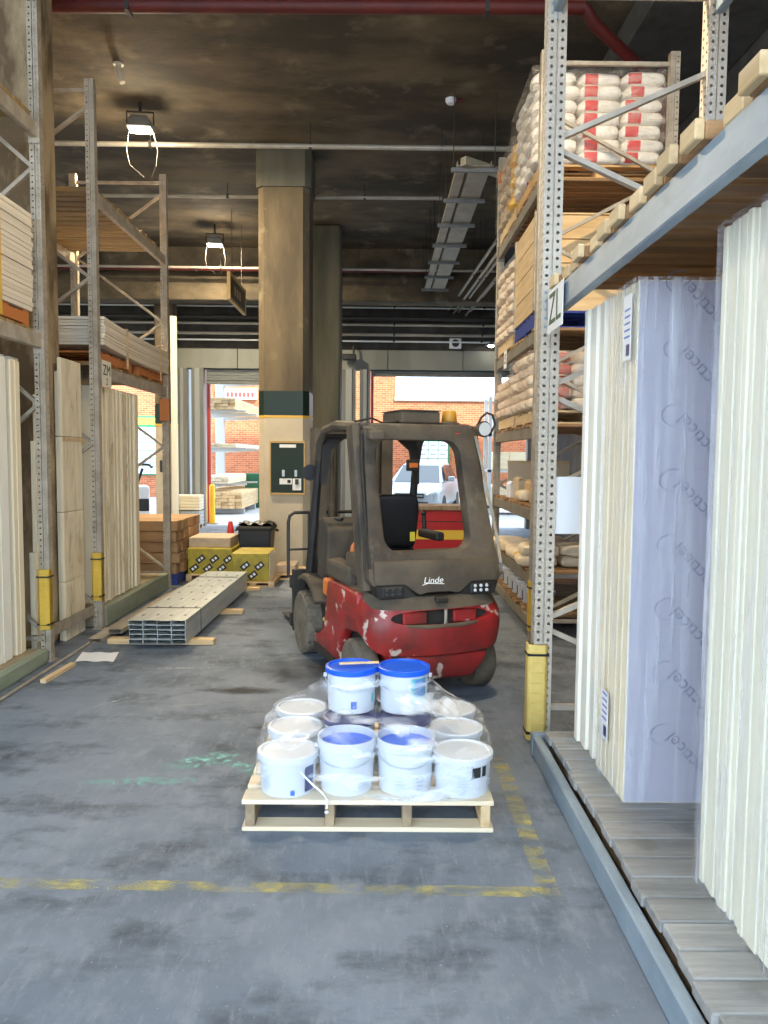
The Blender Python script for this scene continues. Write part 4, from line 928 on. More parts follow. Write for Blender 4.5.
# yellow wrapped packs
def logo_pack(label, x0,y0,z0,w,d,h, top, seed):
    o = thing('wrapped_pack', label, 'pack', (x0,y0,z0))
    obj('block', MB().box(0,0,0,w,d,h), 'wrap_yellow', o, bevel=.015, seg=2)
    rdm = random.Random(seed)
    for r_ in range(3):
        for c in range(4):
            x = .09+.19*c+(.09 if r_%2 else 0); z = .08+.125*r_
            if x+.06 > w or z+.07 > h: continue
            a = math.radians(38); q = lambda u,v: (x+1.7*u*math.cos(a)-1.7*v*math.sin(a), z+1.7*u*math.sin(a)+1.7*v*math.cos(a))
            f = obj('logo', MB().prism([q(-.035,-.022),q(.04,-.022),q(.04,.024),q(-.035,.024)],'y',-.002,0), 'print_black', o)
            obj('logo_mark', MB().prism([q(-.02,-.009),q(-.002,-.009),q(-.002,.011),q(-.02,.011)],'y',-.003,-.002), 'sign_white', f)
            obj('logo_mark', MB().prism([q(.008,-.009),q(.026,-.009),q(.026,.011),q(.008,.011)],'y',-.003,-.002), 'sign_white', f)
    if top: obj('side_wrap', MB().box(w,.02,.0,w+.006,d-.02,h-.02), 'foam_warm', o)
    return o
pallet('low pallet under the left yellow printed pack', -2.68,10.56,0,.66,.9,'pine_y',h=.1); logo_pack('yellow printed pack left of the two, behind the steel channels', -2.66,10.58,.1,.62,.8,.36,False,1)
tag(obj('carton', MB().box(-2.66,10.66,.46,-2.08,11.3,.6), 'bag_brown', bevel=.01),'flat brown block on top of the left yellow pack','pack')
pallet('low pallet under the right yellow printed pack', -1.98,10.14,0,.58,.75,'pine_y',h=.07); logo_pack('yellow printed pack right of the two, in front of the black bin', -1.97,10.16,.07,.5,.66,.38,True,2)
pallet('small pallet of offcuts at the foot of the painted column', -1.5,10.75,0,.5,.8,'pine_y',h=.08)
tag(obj('timber_block', MB().box(-1.47,10.85,.08,-1.2,11.3,.2), 'bag_brown', bevel=.01),'grey brown block on the small pallet by the column','block')
tag(obj('timber_block', MB().box(-2.02,11.3,0,-1.95,11.7,.55), 'bag_brown', bevel=.01),'upright brown post between the yellow pack and black bin','block')
b = thing('rubbish_bin','black plastic bin with a liner behind the right yellow pack','bin',(-1.82,11.35,0))
obj('tub', MB().loft([[(-.2,-.2,0),(.2,-.2,0),(.2,.2,0),(-.2,.2,0)],[(-.24,-.24,.68),(.24,-.24,.68),(.24,.24,.68),(-.24,.24,.68)]]), 'black_plastic', b, bevel=.02, seg=2)
obj('rim', MB().loft([[(-.27,-.27,.66),(.27,-.27,.66),(.27,.27,.66),(-.27,.27,.66)],[(-.26,-.26,.72),(.26,-.26,.72),(.26,.26,.72),(-.26,.26,.72)]]), 'black_rubber', b, bevel=.015)
obj('liner', MB().grid(lambda u,v: (-.25+.5*u,-.25+.5*v,.725+.05*abs(math.sin(9*u+4*v))*abs(math.cos(7*v))),14,14), 'black_plastic', b, smooth=True)
for s in (-1,1): obj('handle', MB().tube([(s*.27,-.08,.66),(s*.31,-.06,.64),(s*.31,.06,.64),(s*.27,.08,.66)],.012,6), 'black_plastic', b)
b = thing('traffic_cone','small red traffic cone with white band behind the yellow packs','cone',(-2.28,11.7,0))
obj('cone', MB().lathe([(.1,.02),(.085,.3),(.05,.62),(.03,.74),(0,.745)],n=20), 'cone_red', b, smooth=True); obj('band', MB().lathe([(.088,.3),(.06,.55)],n=20), 'white_plastic', b, smooth=True); obj('foot', MB().box(-.15,-.15,0,.15,.15,.025), 'cone_red', b, bevel=.006)
# ------------------------------------------------------------------ forklift (local: +y forward, origin on the floor under the rear axle)
FK = thing('forklift','dusty red counterbalance forklift with black frame parked behind the pallet','forklift',(.30,5.66,0),math.radians(20))
def fpart(name, mb, mat, parent=None, **k): return obj(name, mb, mat, parent or FK, **k)
def sstep(a,b,x):
    t = max(0,min(1,(x-a)/(b-a))); return t*t*(3-2*t)
# counterweight: plan outline from left side round the rear to the right side
def cw_outline(n=60, hw=.535, rear=-.40, front=.42, rad=.2, bow=.045):
    pts = [(-hw,front)]
    m = 6
    for i in range(1,m): pts.append((-hw, front+(rear+rad-front)*i/m))
    for i in range(0,9):
        a = math.pi + math.pi/2*i/8; pts.append((-hw+rad+rad*math.cos(a), rear+rad+rad*math.sin(a)))
    for i in range(1,12):
        x = (-hw+rad)+2*(hw-rad)*i/12; pts.append((x, rear - bow*(1-(x/(hw-rad))**2)))
    for i in range(0,9):
        a = 1.5*math.pi + math.pi/2*i/8; pts.append((hw-rad+rad*math.cos(a), rear+rad+rad*math.sin(a)))
    for i in range(1,m): pts.append((hw, rear+rad+(front-rear-rad)*i/m))
    pts.append((hw,front)); return pts
OL = cw_outline()
def cw_ring(level):
    # level 0 bottom .. 1 top ; returns ring
    r = []
    for (x,y) in OL:
        side = sstep(-.34,-.1,y)                       # 0 at rear, 1 along the sides
        zb = .375 + .12*sstep(-.40,-.16,y)
        zt = .70 + .065*side
        z = zb + (zt-zb)*level
        prof = .97 + .035*math.sin(math.pi*min(1,level*1.05)) - .045*max(0,level-.75)/.25
        sq = 1 - (.045 if level < .02 else 0)
        r.append((x*prof*sq, (y+.0)*(prof if y < 0 else 1), z))
    return r
cwm = MB().loft([cw_ring(l) for l in (0,.04,.2,.4,.55,.7,.85,.95,1.0)])
cwo = fpart('counterweight', cwm, 'fork_red')
# hollow out the hand-grip scoop across the rear
cut = MB(); n = 24
def scoop(y): 
    pts = []
    for i in range(n):
        a = 2*math.pi*i/n; ca,sa = math.cos(a),math.sin(a)
        x = .375*math.copysign(abs(ca)**.6,ca); z = .632+.05*math.copysign(abs(sa)**.75,sa) - .018*math.cos(x*6.5)*(sa<0)*1.0+.008*math.cos(x*5)
        pts.append((x,y,z))
    return pts
cut.loft([scoop(-.9),scoop(-.34)])
co_ = fpart('cutter', cut, 'fork_dust'); bpy.context.view_layer.update()
md = cwo.modifiers.new('cut','BOOLEAN'); md.operation = 'DIFFERENCE'; md.object = co_; md.solver = 'EXACT'
dg = bpy.context.evaluated_depsgraph_get(); nm = bpy.data.meshes.new_from_object(cwo.evaluated_get(dg)); cwo.modifiers.clear(); cwo.data = nm
bpy.data.objects.remove(co_)
for p in nm.polygons: p.use_smooth = False
bm_ = bmesh.new(); bm_.from_mesh(nm)
for f in bm_.faces: f.smooth = True
for e in bm_.edges:
    if len(e.link_faces) == 2 and e.calc_face_angle(0) > .5: e.smooth = False
bm_.to_mesh(nm); bm_.free()
fpart('scoop_shade', MB().loft([[(x*1.0,y,z) for x,y,z in scoop(-.345)],[(x*.98,y,z) for x,y,z in scoop(-.335)]]), 'fork_black', cwo)  # black insert stands in for the shade inside the scoop
lip = [( .385*math.copysign(abs(math.cos(a))**.6,math.cos(a)), -.452+.13*abs(.385*math.cos(a)/.385)**3*.5, .587-.02*math.sin(math.pi*(a-math.pi)/math.pi)) for a in [math.pi+math.pi*k/20 for k in range(21)]]
fpart('scoop_lip', MB().tube([(x*.97, -.43+.09*(x/.385)**4, .585-.012*math.cos(x*6)) for x in [-.36+.72*k/20 for k in range(21)]], [.006+.012*math.sin(math.pi*k/20) for k in range(21)], 8), 'fork_dust', cwo, smooth=True)
fpart('tow_pin', MB().cyl((.03,-.40,.565),(.03,-.40,.685),.012,n=10), 'galv_warm', cwo)
for s in (-1,1): fpart('tow_block', MB().box(s*.19-.09,-.385,.585,s*.19+.09,-.345,.675), 'fork_red', cwo, bevel=.01)
# lower skirt between the rear wheels
sk = MB().loft([[(-.27,-.34,.17),(.27,-.34,.17),(.27,.1,.17),(-.27,.1,.17)],[(-.33,-.40,.28),(.33,-.40,.28),(.33,.1,.28),(-.33,.1,.28)],[(-.37,-.405,.37),(.37,-.405,.37),(.37,.1,.37),(-.37,.1,.37)]])
fpart('lower_skirt', sk, 'fork_red', bevel=.03, seg=2, smooth=True)
fpart('skirt_gap', MB().box(-.36,-.39,.368,.36,.1,.38), 'fork_black')
# dusty top shelf of the counterweight and light wells
shelf = MB().loft([[(x*.95*(.98),y*.95 if y<0 else y,.695+.065*sstep(-.34,-.1,y)) for x,y in OL],[(x*.86,(y*.8 if y<0 else y),.775+.02*sstep(-.34,-.1,y)) for x,y in OL]])
fpart('top_shelf', shelf, 'fork_dust', smooth=True)
for s in (-1,1):
    w = fpart('light_well', MB().prism([(s*.15,.765),(s*.44,.765),(s*.475,.86),(s*.25,.865)],'y',-.34,-.2), 'fork_black', bevel=.008)
    lx = s*.335-.01
    h = fpart('tail_light', MB().box(lx-.075,-.352,.782,lx+.075,-.325,.848), 'black_plastic', bevel=.006)
    for i in range(3):
        for j in range(2): fpart('light_lens', MB().lathe([(.013,0),(.011,-.006),(0,-.008)],(lx-.046+.046*i,-.352,.799+.032*j),10,'y'), 'lens' if s > 0 else 'dark_metal', h)
fpart('latch_plate', MB().box(-.045,-.415,.735,.045,-.36,.775), 'fork_black', bevel=.008)
# bonnet with dipping rear edge
bonnet = [(-.47,1.02),(.47,1.02),(.475,.86),(.26,.86),(.15,.785),(.08,.80),(-.08,.80),(-.15,.785),(-.26,.86),(-.475,.86)]
bn = MB(); N_ = len(bonnet)
def by(z, back): return (-.375+(z-.78)*.35) if back else .35
bn.add([(x,by(z,True),z) for x,z in bonnet]+[(x,.35,z) for x,z in bonnet],[tuple(range(N_-1,-1,-1)),tuple(range(N_,2*N_))]+[(i,(i+1)%N_,N_+(i+1)%N_,N_+i) for i in range(N_)])
B_ = fpart('bonnet', bn, 'fork_dust', bevel=.02, seg=2, smooth=True)
fpart('bonnet_seam', MB().bar((-.38,-.286,1.005),(.38,-.286,1.005),.006,.004), 'fork_black', B_)
text('maker_mark','Linde',.062,'sign_white',B_,(-.05,-.352,.885),(math.radians(71),0,0),.001,1.1,shear=.3)
fpart('maker_mark_swash', MB().tube([(-.135,-.366,.857),(-.09,-.362,.868),(.03,-.366,.86)],.003,5), 'sign_white', B_)
# side bodies
SP = [(-.12,.5),(.18,.46),(.27,.36),(.31,.2),(.34,.14),(1.0,.14),(1.03,.2),(1.02,.26),(.86,.29),(.75,.36),(.69,.5),(.62,.76),(.40,.77),(-.12,.775)]
for s in (-1,1):
    b = fpart('side_panel', MB().prism(SP,'x',s*.45,s*.535), 'fork_red', bevel=.02, seg=2, smooth=True)
    fpart('sill', MB().prism([(.36,.12),(1.0,.12),(1.0,.19),(.33,.19)],'x',s*.44,s*.541), 'fork_black', b)
    fpart('step', MB().box(min(s*.3,s*.53),.72,.26,max(s*.3,s*.53),1.0,.285), 'fork_black')
    fpart('step_well', MB().box(min(s*.28,s*.46),.62,.29,max(s*.28,s*.46),1.0,.76), 'fork_black')
    fpart('fender', MB().prism([(.94,.5),(1.02,.58),(1.16,.64),(1.34,.66),(1.5,.62),(1.5,.66),(1.34,.71),(1.14,.69),(.98,.62),(.9,.54)],'x',s*.3,s*.56), 'fork_dust', bevel=.01, smooth=True)
    fpart('tank', MB().box(min(s*.40,s*.53),.60,.62,max(s*.40,s*.53),.78,.76), 'fork_orange', bevel=.02, seg=2)
    fpart('side_cover', MB().box(min(s*.36,s*.5),.2,.77,max(s*.36,s*.5),.78,.92), 'fork_dust', bevel=.03, seg=2)
fpart('rag', MB().grid(lambda u,v: (-.475-.02*math.sin(9*u+6*v), .74+.13*u+.03*v, .33+.13*v*(1-.5*u)), 8, 8), 'guard_cream', smooth=True)
fpart('chassis', MB().box(-.44,.08,.15,.44,1.5,.55).box(-.30,-.3,.2,.30,.1,.6), 'fork_black', bevel=.01)
fpart('floor_plate', MB().box(-.44,.6,.55,.44,1.5,.6), 'fork_black')
# wheels
def wheel(x, y, r, w, name='wheel', s=1):
    pr = [(r*.62,-w/2),(r*.9,-w/2),(r*.985,-w/2+.02),(r,-w/2+.045),(r,w/2-.045),(r*.985,w/2-.02),(r*.9,w/2),(r*.62,w/2)]
    t = fpart(name, MB().lathe(pr,(x,y,r),36,'x'), 'tyre', smooth=True)
    fpart('rim', MB().lathe([(0,-w/2+.02),(r*.3,-w/2+.02),(r*.34,-w/2+.05),(r*.55,-w/2+.05),(r*.62,-w/2+.005),(r*.64,-w/2+.005),(r*.64,w/2-.005),(r*.62,w/2-.005),(r*.55,w/2-.05),(r*.34,w/2-.05),(r*.3,w/2-.02),(0,w/2-.02)],(x,y,r),28,'x'), 'rim', t, smooth=True)
    for k in range(6):
        a = k*math.pi/3; fpart('wheel_nut', MB().cyl((x+s*(w/2-.05),y+r*.44*math.cos(a),r+r*.44*math.sin(a)),(x+s*(w/2-.025),y+r*.44*math.cos(a),r+r*.44*math.sin(a)),.014,n=6), 'rim', t)
    return t
for s in (-1,1):
    wheel(s*.465,0,.215,.165,s=s); f = wheel(s*.475,1.36,.275,.19,s=s)
    for k in range(26):
        a = 2*math.pi*k/26; c,sn = math.cos(a),math.sin(a)
        for q in (-1,1): fpart('tread_lug', MB().bar((s*.475+q*.082,1.36+.264*c,.275+.264*sn),(s*.475+q*.02,1.36+.264*math.cos(a+.08),.275+.264*math.sin(a+.08)),.034,.022,(0,c,sn)), 'tyre', f)
# cab frame: rear ring with rounded window
def rrect(hw0,hw1,z0,z1,r,k=6):
    pts = []
    for (cx,cz,a0) in ((hw1-r,z1-r,0),(-hw1+r,z1-r,90),(-hw0+r,z0+r,180),(hw0-r,z0+r,270)):
        for i in range(k+1):
            a = math.radians(a0+90*i/k); pts.append((cx+r*math.cos(a), cz+r*math.sin(a)))
    return pts
def yz(z): return -.26+(z-.85)*.33
outer = rrect(.505,.44,.84,1.985,.07); inner = [(x-.025,z) for x,z in rrect(.335,.338,1.075,1.865,.11)]
def ring3(pts, dy): return [(x, yz(z)+dy, z) for x,z in pts]
m = MB(); n = len(outer)
vs = ring3(outer,-.07)+ring3(inner,-.055)+ring3(outer,.07)+ring3(inner,.07)
fs = []
for i in range(n):
    j = (i+1)%n
    fs += [(i,j,n+j,n+i),(2*n+i,3*n+i,3*n+j,2*n+j),(i,2*n+i,2*n+j,j),(n+i,n+j,3*n+j,3*n+i)]
CF = fpart('rear_frame', m.add(vs,fs), 'fork_frame', bevel=.012, seg=2, smooth=True)
for s in (-1,1):
    # outer fin with a long recess
    pf = [(-.02,.82),(.16,.80),(.19,1.2),(.30,1.75),(.36,1.96),(.22,1.98),(.0,1.3)]
    fin = fpart('pillar_fin', MB().prism([(y-.20+0.0,z) for y,z in [(.0,.80),(.15,.80),(.27,1.25),(.42,1.85),(.44,1.96),(.30,1.985),(.12,1.35)]],'x',s*.43,s*.51), 'fork_frame', bevel=.02, seg=2, smooth=True)
    fpart('fin_recess', MB().prism([(y-.20,z) for y,z in [(.055,.88),(.14,.90),(.22,1.2),(.18,1.26)]],'x',s*.511,s*.513), 'fork_dust', fin)
    fpart('fin_recess', MB().prism([(y-.20,z) for y,z in [(.20,1.38),(.255,1.36),(.38,1.82),(.35,1.88)]],'x',s*.511,s*.513), 'fork_dust', fin)
    fpart('grab_rail', MB().tube([(s*.505,-.31,.98),(s*.505,-.23,1.2),(s*.475,-.03,1.72),(s*.455,.03,1.9)],.012,6), 'galv_warm' if s > 0 else 'fork_black', fin, smooth=True)
    fpart('roof_rail', MB().tube([(s*.43,.1,1.955),(s*.44,.7,1.99),(s*.445,1.0,1.96),(s*.45,1.12,1.86),(s*.45,1.18,1.7)],.038,8), 'fork_frame', smooth=True)
    fpart('front_pillar', MB().tube([(s*.45,1.14,1.85),(s*.452,1.2,1.6),(s*.46,1.32,1.1),(s*.47,1.42,.66)],[.035,.036,.04,.042],8), 'fork_black', smooth=True)
for k,y in enumerate((.25,.42,.59,.76,.93)): fpart('roof_bar', MB().box(-.45,y,1.945,.45,y+.025,1.995), 'fork_frame', bevel=.005)
fpart('front_crossbar', MB().tube([(-.45,1.06,1.93),(.45,1.06,1.93)],.04,8), 'fork_black', smooth=True)
fpart('roof_header', MB().box(-.45,.04,1.93,.45,.2,1.985), 'fork_frame', bevel=.02, seg=2)
fpart('front_gusset', MB().prism([(.2,1.93),(.45,1.93),(.45,1.5),(.41,1.5),(.36,1.8)],'y',1.1,1.14), 'fork_black')
fpart('front_gusset', MB().prism([(-.2,1.93),(-.45,1.93),(-.45,1.5),(-.41,1.5),(-.36,1.8)],'y',1.1,1.14), 'fork_black')
# roof fittings
rb = fpart('roof_box', MB().box(-.08,.2,1.995,.24,.62,2.09), 'fork_dust', bevel=.012); fpart('roof_box_lid', MB().box(-.085,.195,2.09,.245,.625,2.1), 'fork_dust', rb, bevel=.004)
bc = fpart('beacon_base', MB().lathe([(.09,0),(.085,.02),(.06,.03)],(.37,.32,1.99),18), 'fork_dust', smooth=True); fpart('beacon_lens', MB().lathe([(.058,.03),(.062,.04),(.055,.1),(.045,.118),(0,.122)],(.37,.32,1.99),18), 'beacon', bc, smooth=True)
wl = fpart('work_lamp', MB().lathe([(.03,.06),(.055,.03),(.062,-.02),(.055,-.03),(0,-.03)],(.49,-.02,1.955),16,'y'), 'fork_frame', smooth=True); fpart('lamp_glass', MB().lathe([(.05,0),(0,.004)],(.49,-.056,1.955),16,'y'), 'lens', wl)
fpart('lamp_guard', MB().tube([(.44,-.03,1.98),(.46,-.05,2.04),(.5,-.06,2.075),(.55,-.06,2.06),(.575,-.05,1.99),(.54,-.05,1.92)],.009,6), 'fork_black', wl, smooth=True)
wl = fpart('work_lamp', MB().box(-.43,-.08,1.86,-.31,.0,1.93), 'fork_frame', bevel=.015, seg=2); fpart('lamp_arm', MB().tube([(-.44,.02,1.95),(-.40,-.02,1.94),(-.37,-.03,1.92)],.014,6), 'fork_frame', wl)
fpart('roof_cable', MB().tube([(-.45,.2,2.0),(-.3,.25,2.03),(-.2,.3,2.0),(0,.24,2.02),(.2,.26,2.0),(.38,.3,2.0)],.008,6), 'fork_black', smooth=True)
fpart('reversing_lamp', MB().box(.28,.03,1.89,.34,.06,1.93), 'cone_red', bevel=.008)
mr = fpart('mirror', MB().lathe([(.07,0),(.065,.02),(0,.03)],(-.52,1.22,1.6),16,'y'), 'black_plastic', smooth=True); fpart('mirror_arm', MB().tube([(-.46,1.2,1.55),(-.5,1.22,1.58)],.01,6), 'black_plastic', mr)
# seat and controls
st = fpart('seat', MB().box(-.31,.28,.92,.10,.74,1.04), 'seat_black', bevel=.05, seg=3, smooth=True)
def seatback(u):
    z = 1.04+.42*u; w = .235*(1-.25*max(0,u-.75)/.25*.8); y = .33-.12*u
    w *= .82; return [(-w-.11,y-.05,z),(w-.11,y-.05,z),(w-.11,y+.05,z),(-w-.11,y+.05,z)]
fpart('seat_back', MB().loft([seatback(k/6) for k in range(7)]), 'seat_black', st, bevel=.035, seg=3, smooth=True)
fpart('seat_tag', MB().box(.0,.2,1.1,.04,.206,1.17), 'print_yellow', st)
fpart('armrest', MB().box(.26,.3,1.08,.34,.68,1.15), 'fork_black', bevel=.02, seg=2); jl = fpart('joystick', MB().tube([(.3,.62,1.15),(.3,.64,1.26)],.02,8), 'fork_black'); fpart('joystick_knob', MB().lathe([(0,-.03),(.03,0),(0,.03)],(.3,.64,1.28),10), 'fork_black', jl, smooth=True)
fpart('seat_belt', MB().tube([(-.40,.30,.86),(-.42,.34,.95),(-.40,.38,1.05),(-.33,.36,1.15)],.018,6), 'fork_orange', smooth=True)
dsh = fpart('dashboard', MB().prism([(1.05,.6),(1.35,.6),(1.33,1.18),(1.18,1.22),(1.02,1.12)],'x',-.42,.3), 'fork_dust', bevel=.02, seg=2); fpart('cup_holder', MB().lathe([(.045,.0),(.045,.01),(.035,.01),(.03,-.02),(0,-.02)],(-.28,1.15,1.2),16), 'fork_black', dsh)
scn = fpart('steering_column', MB().tube([(-.05,1.12,1.1),(-.05,.9,1.25)],.035,8), 'fork_black'); fpart('steering_wheel', MB().tube([(-.05+.16*math.cos(a), .89+.13*math.sin(a)*.6, 1.26+.13*math.sin(a)*.75) for a in [2*math.pi*k/24 for k in range(24)]],.014,8,closed=True), 'fork_black', scn, smooth=True)
fpart('display', MB().box(.3,1.02,1.62,.42,1.05,1.72), 'fork_black', bevel=.006); fpart('display_light', MB().box(.32,1.015,1.65,.4,1.02,1.69), 'fork_orange')
# mast, carriage, backrest and forks
for s in (-1,1):
    ms_ = fpart('mast_channel', MB().prism([(s*.38,1.58),(s*.38,1.74),(s*.27,1.74),(s*.27,1.72),(s*.36,1.72),(s*.36,1.60),(s*.27,1.60),(s*.27,1.58)],'z',.07,2.0), 'fork_frame')
    fpart('inner_mast_channel', MB().box(min(s*.26,s*.34),1.61,.09,max(s*.26,s*.34),1.71,1.98), 'fork_black')
    fpart('lift_cylinder', MB().cyl((s*.22,1.57,.1),(s*.22,1.57,1.3),.035).cyl((s*.22,1.57,1.3),(s*.22,1.57,1.97),.022), 'fork_frame', smooth=True)
    fpart('lift_chain', MB().bar((s*.14,1.7,.4),(s*.14,1.7,1.9),.03,.02), 'fork_black')
    fk = fpart('fork', MB().prism([(1.86,.03),(2.95,.03),(2.95,.045),(1.91,.075),(1.91,.62),(1.86,.62)],'x',s*.33-.05,s*.33+.05), 'fork_black', bevel=.006)
for z in (.2,1.05,1.93): fpart('mast_crossbar', MB().box(-.36,1.66,z,.36,1.74,z+.07), 'fork_black')
for z in (.14,.5): fpart('carriage_plate', MB().box(-.55,1.80,z,.55,1.86,z+.12), 'fork_black', bevel=.006)
for s in (-1,1): fpart('carriage_side', MB().box(s*.47-.06,1.78,.1,s*.47+.06,1.84,.68), 'fork_black', bevel=.006)
fpart('load_backrest', MB().tube([(-.56,1.86,.6),(-.56,1.86,1.12),(-.545,1.86,1.18),(-.5,1.86,1.21),(.5,1.86,1.21),(.545,1.86,1.18),(.56,1.86,1.12),(.56,1.86,.6)],.016,8), 'fork_black', smooth=True)
for x in (-.36,-.12,.12,.36): fpart('backrest_bar', MB().tube([(x,1.86,.62),(x,1.86,1.21)],.013,6), 'fork_black')
fpart('backrest_rail', MB().bar((-.56,1.86,.86),(.56,1.86,.86),.012,.02), 'fork_black')
# ------------------------------------------------------------------ between forklift and doorway, and the yard
b = thing('tool_chest','red steel bin with a yellow stripe seen through the forklift cab','bin',(.95,13.4,0))
obj('body', MB().box(-.75,-.3,.08,.75,.3,.84), 'red_paint', b, bevel=.02, seg=2); obj('stripe', MB().box(-.752,-.304,.34,.752,.304,.5), 'yellow_stripe', b)
obj('lid', MB().box(-.78,-.33,.84,.78,.33,.92), 'bearer_dark', b, bevel=.01)
for s in (-1,1):
    for q in (-1,1): obj('foot', MB().box(s*.6-.06,q*.2-.06,0,s*.6+.06,q*.2+.06,.08), 'black_rubber', b)
obj('seam', MB().box(-.74,-.303,.64,.74,-.299,.655), 'fork_black', b)
# brick wall and signs
struct('wall_yard', MB().box(-22,32,0,.6,32.4,6.9), 'yard_brick'); struct('wall_yard_low', MB().box(.6,32,0,16,32.4,4.05), 'yard_brick')
struct('trim_30', MB().box(.55,31.93,4.05,16,32.45,4.2), 'wall_pale', bevel=.02)
def board_sign(label, x0,x1,z0,z1,cols,rows,head):
    o = thing('sign_board', label, 'sign', (x0,31.9,z0)); w = x1-x0; h = z1-z0
    obj('backing', MB().box(0,0,0,w,.08,h), 'sign_green', o, bevel=.01)
    if head: obj('header_lettering', MB().box(w*.3,-.01,h-.36,w*.85,0,h-.24).box(w*.2,-.01,h-.2,w*.9,0,h-.09), 'print_yellow', o)
    hh = h-(.45 if head else .08)
    for r_ in range(rows):
        for c in range(cols):
            cw_ = (w-.12)/cols; ch = (hh-.06)/rows
            p = obj('price_card', MB().box(.06+c*cw_+.015,-.02,.05+r_*ch+.015,.06+(c+1)*cw_-.015,0,.05+(r_+1)*ch-.015), 'sign_white', o)
            obj('card_print', MB().box(.06+c*cw_+cw_*.2,-.024,.05+r_*ch+ch*.4,.06+c*cw_+cw_*.75,-.02,.05+r_*ch+ch*.6), 'panel_blue', p)
board_sign('green headed white sign board on the brick wall far left', -11.2,-8.9,.9,3.35,4,6,True)
board_sign('white card board with green border on the brick wall behind the car', 1.5,2.85,.55,2.5,3,5,False)
o = thing('wall_sign','faded white sign with red lettering high on the brick wall','sign',(-6.8,31.9,4.05)); obj('panel', MB().box(0,0,0,1.7,.08,.45), 'sign_white', o)
for k in range(9): obj('lettering', MB().box(.1+k*.17,-.01,.1,.22+k*.17,0,.3), 'sign_red', o)
# cantilever rack with timber, left doorway
cr = thing('cantilever_rack','grey cantilever rack stacked with timber seen through the left doorway','rack')
for y in (23.2,25.2,27.4):
    p = obj('rack_column', MB().box(-5.85,y,0,-5.55,y+.22,4.6), 'beam_grey', cr, bevel=.01)
    obj('rack_foot', MB().box(-5.6,y,0,-4.1,y+.16,.16), 'beam_grey', p)
    for z in (.9,1.98,3.1,4.3): obj('arm', MB().prism([(-5.55,z-.14),(-4.05,z-.04),(-4.05,z),(-5.55,z)],'y',y+.03,y+.17), 'beam_grey', p)
def tpack(label, x0,y0,z0,nx,nz,w,h,L,mat,group):
    rdm = random.Random(int(z0*100)+nx); me = MB().box(0,0,0,w-.008,L,h-.006).mesh('timber_length', bevel=.004)
    for i in range(nx):
        for j in range(nz): tag(obj('timber_length', me, mat, loc=(x0+w*i,y0+rdm.uniform(-.06,.06),z0+h*j)), '%s, layer %s, %s from left' % (label,('one','two','three','four','five','six')[j],nth(i+1)),'timber',group)
tpack('timber at cantilever rack foot',-5.5,22.8,.17,7,5,.2,.1,5,'pine_y','low pack on the cantilever rack')
tpack('timber on second cantilever arms',-5.5,22.9,.91,5,3,.2,.07,4.6,'pine_pale','second arm timber')
tpack('timber on third cantilever arms',-5.5,23.0,1.99,6,2,.2,.06,4.4,'pine_pale','third arm timber')
tpack('timber in high cantilever pack',-5.5,22.9,3.11,6,4,.2,.085,4.6,'pine_y','high pack on the cantilever rack')
tpack('timber on topmost cantilever arms',-5.5,23.0,4.31,6,2,.2,.06,4.4,'pine_pale','topmost arm timber')
o = thing('green_crate','dark green crate with round pale logo at the cantilever rack','crate',(-4.05,26.2,0)); obj('crate_body', MB().box(-.5,-.3,0,.5,.3,1.15), 'green_box', o, bevel=.02); obj('logo', MB().lathe([(.12,0),(0,-.005)],(.2,-.301,.9),16,'y'), 'sign_white', o)
# bollards, downpipe, packs by the doorway
for x,yy,lab in ((-4.53,19.75,'yellow bollard beside the red downpipe, left one'),(-4.28,19.6,'yellow bollard beside the red downpipe, right one')):
    o = thing('bollard',lab,'bollard',(x,yy,0)); obj('post', MB().lathe([(.075,0),(.075,.95),(.055,1.0),(0,1.02)],n=16), 'bollard_yellow', o, smooth=True); obj('base_plate', MB().box(-.12,-.12,0,.12,.12,.012), 'post_grey', o)
pipe('downpipe',[(-4.42,19.9,0),(-4.42,19.9,4.4)],.05,'pipe_red_bright','red downpipe beside the yellow bollards in the left doorway')
pipe('downpipe',[(-.22,19.5,0),(-.22,19.5,4.4)],.04,'pipe_red_bright','thin red pipe at the left edge of the right doorway')
tag(obj('white_post', MB().box(-4.75,20.1,0,-4.5,20.3,5), 'sign_white', bevel=.01),'white post standing behind the yellow bollards','post')
for i,(z0,z1,mt,lab,ln) in enumerate(((.08,.42,'steel_stud','blue grey board pack at the foot of the white column',4),(.44,.8,'foam_warm','cream board pack lying on the blue grey pack by the doorway',5))):
    hgt = (z1-z0)/ln
    for k in range(ln): tag(obj('stacked_board', MB().box(-4.95,18.25,z0+hgt*k,-4.3,18.75,z0+hgt*(k+1)-.008), mt, bevel=.004),lab,'board','boards in the %s' % ('lower pack' if i == 0 else 'upper pack'))['label'] += ', %s up' % nth(k+1)
for yy in (18.25,18.6): tag(obj('timber_bearer', MB().box(-5.05,yy,0,-4.3,yy+.08,.08), 'pine_y'),'timber bearer under the blue grey pack at the doorway, %s one' % ('nearer' if yy < 18.4 else 'farther'),'bearer')
tag(obj('tall_panel', MB().box(-4.74,17.5,0,-4.6,17.56,4.85), 'cream_panel', bevel=.006),'tall narrow cream panel standing behind the far left upright','panel')
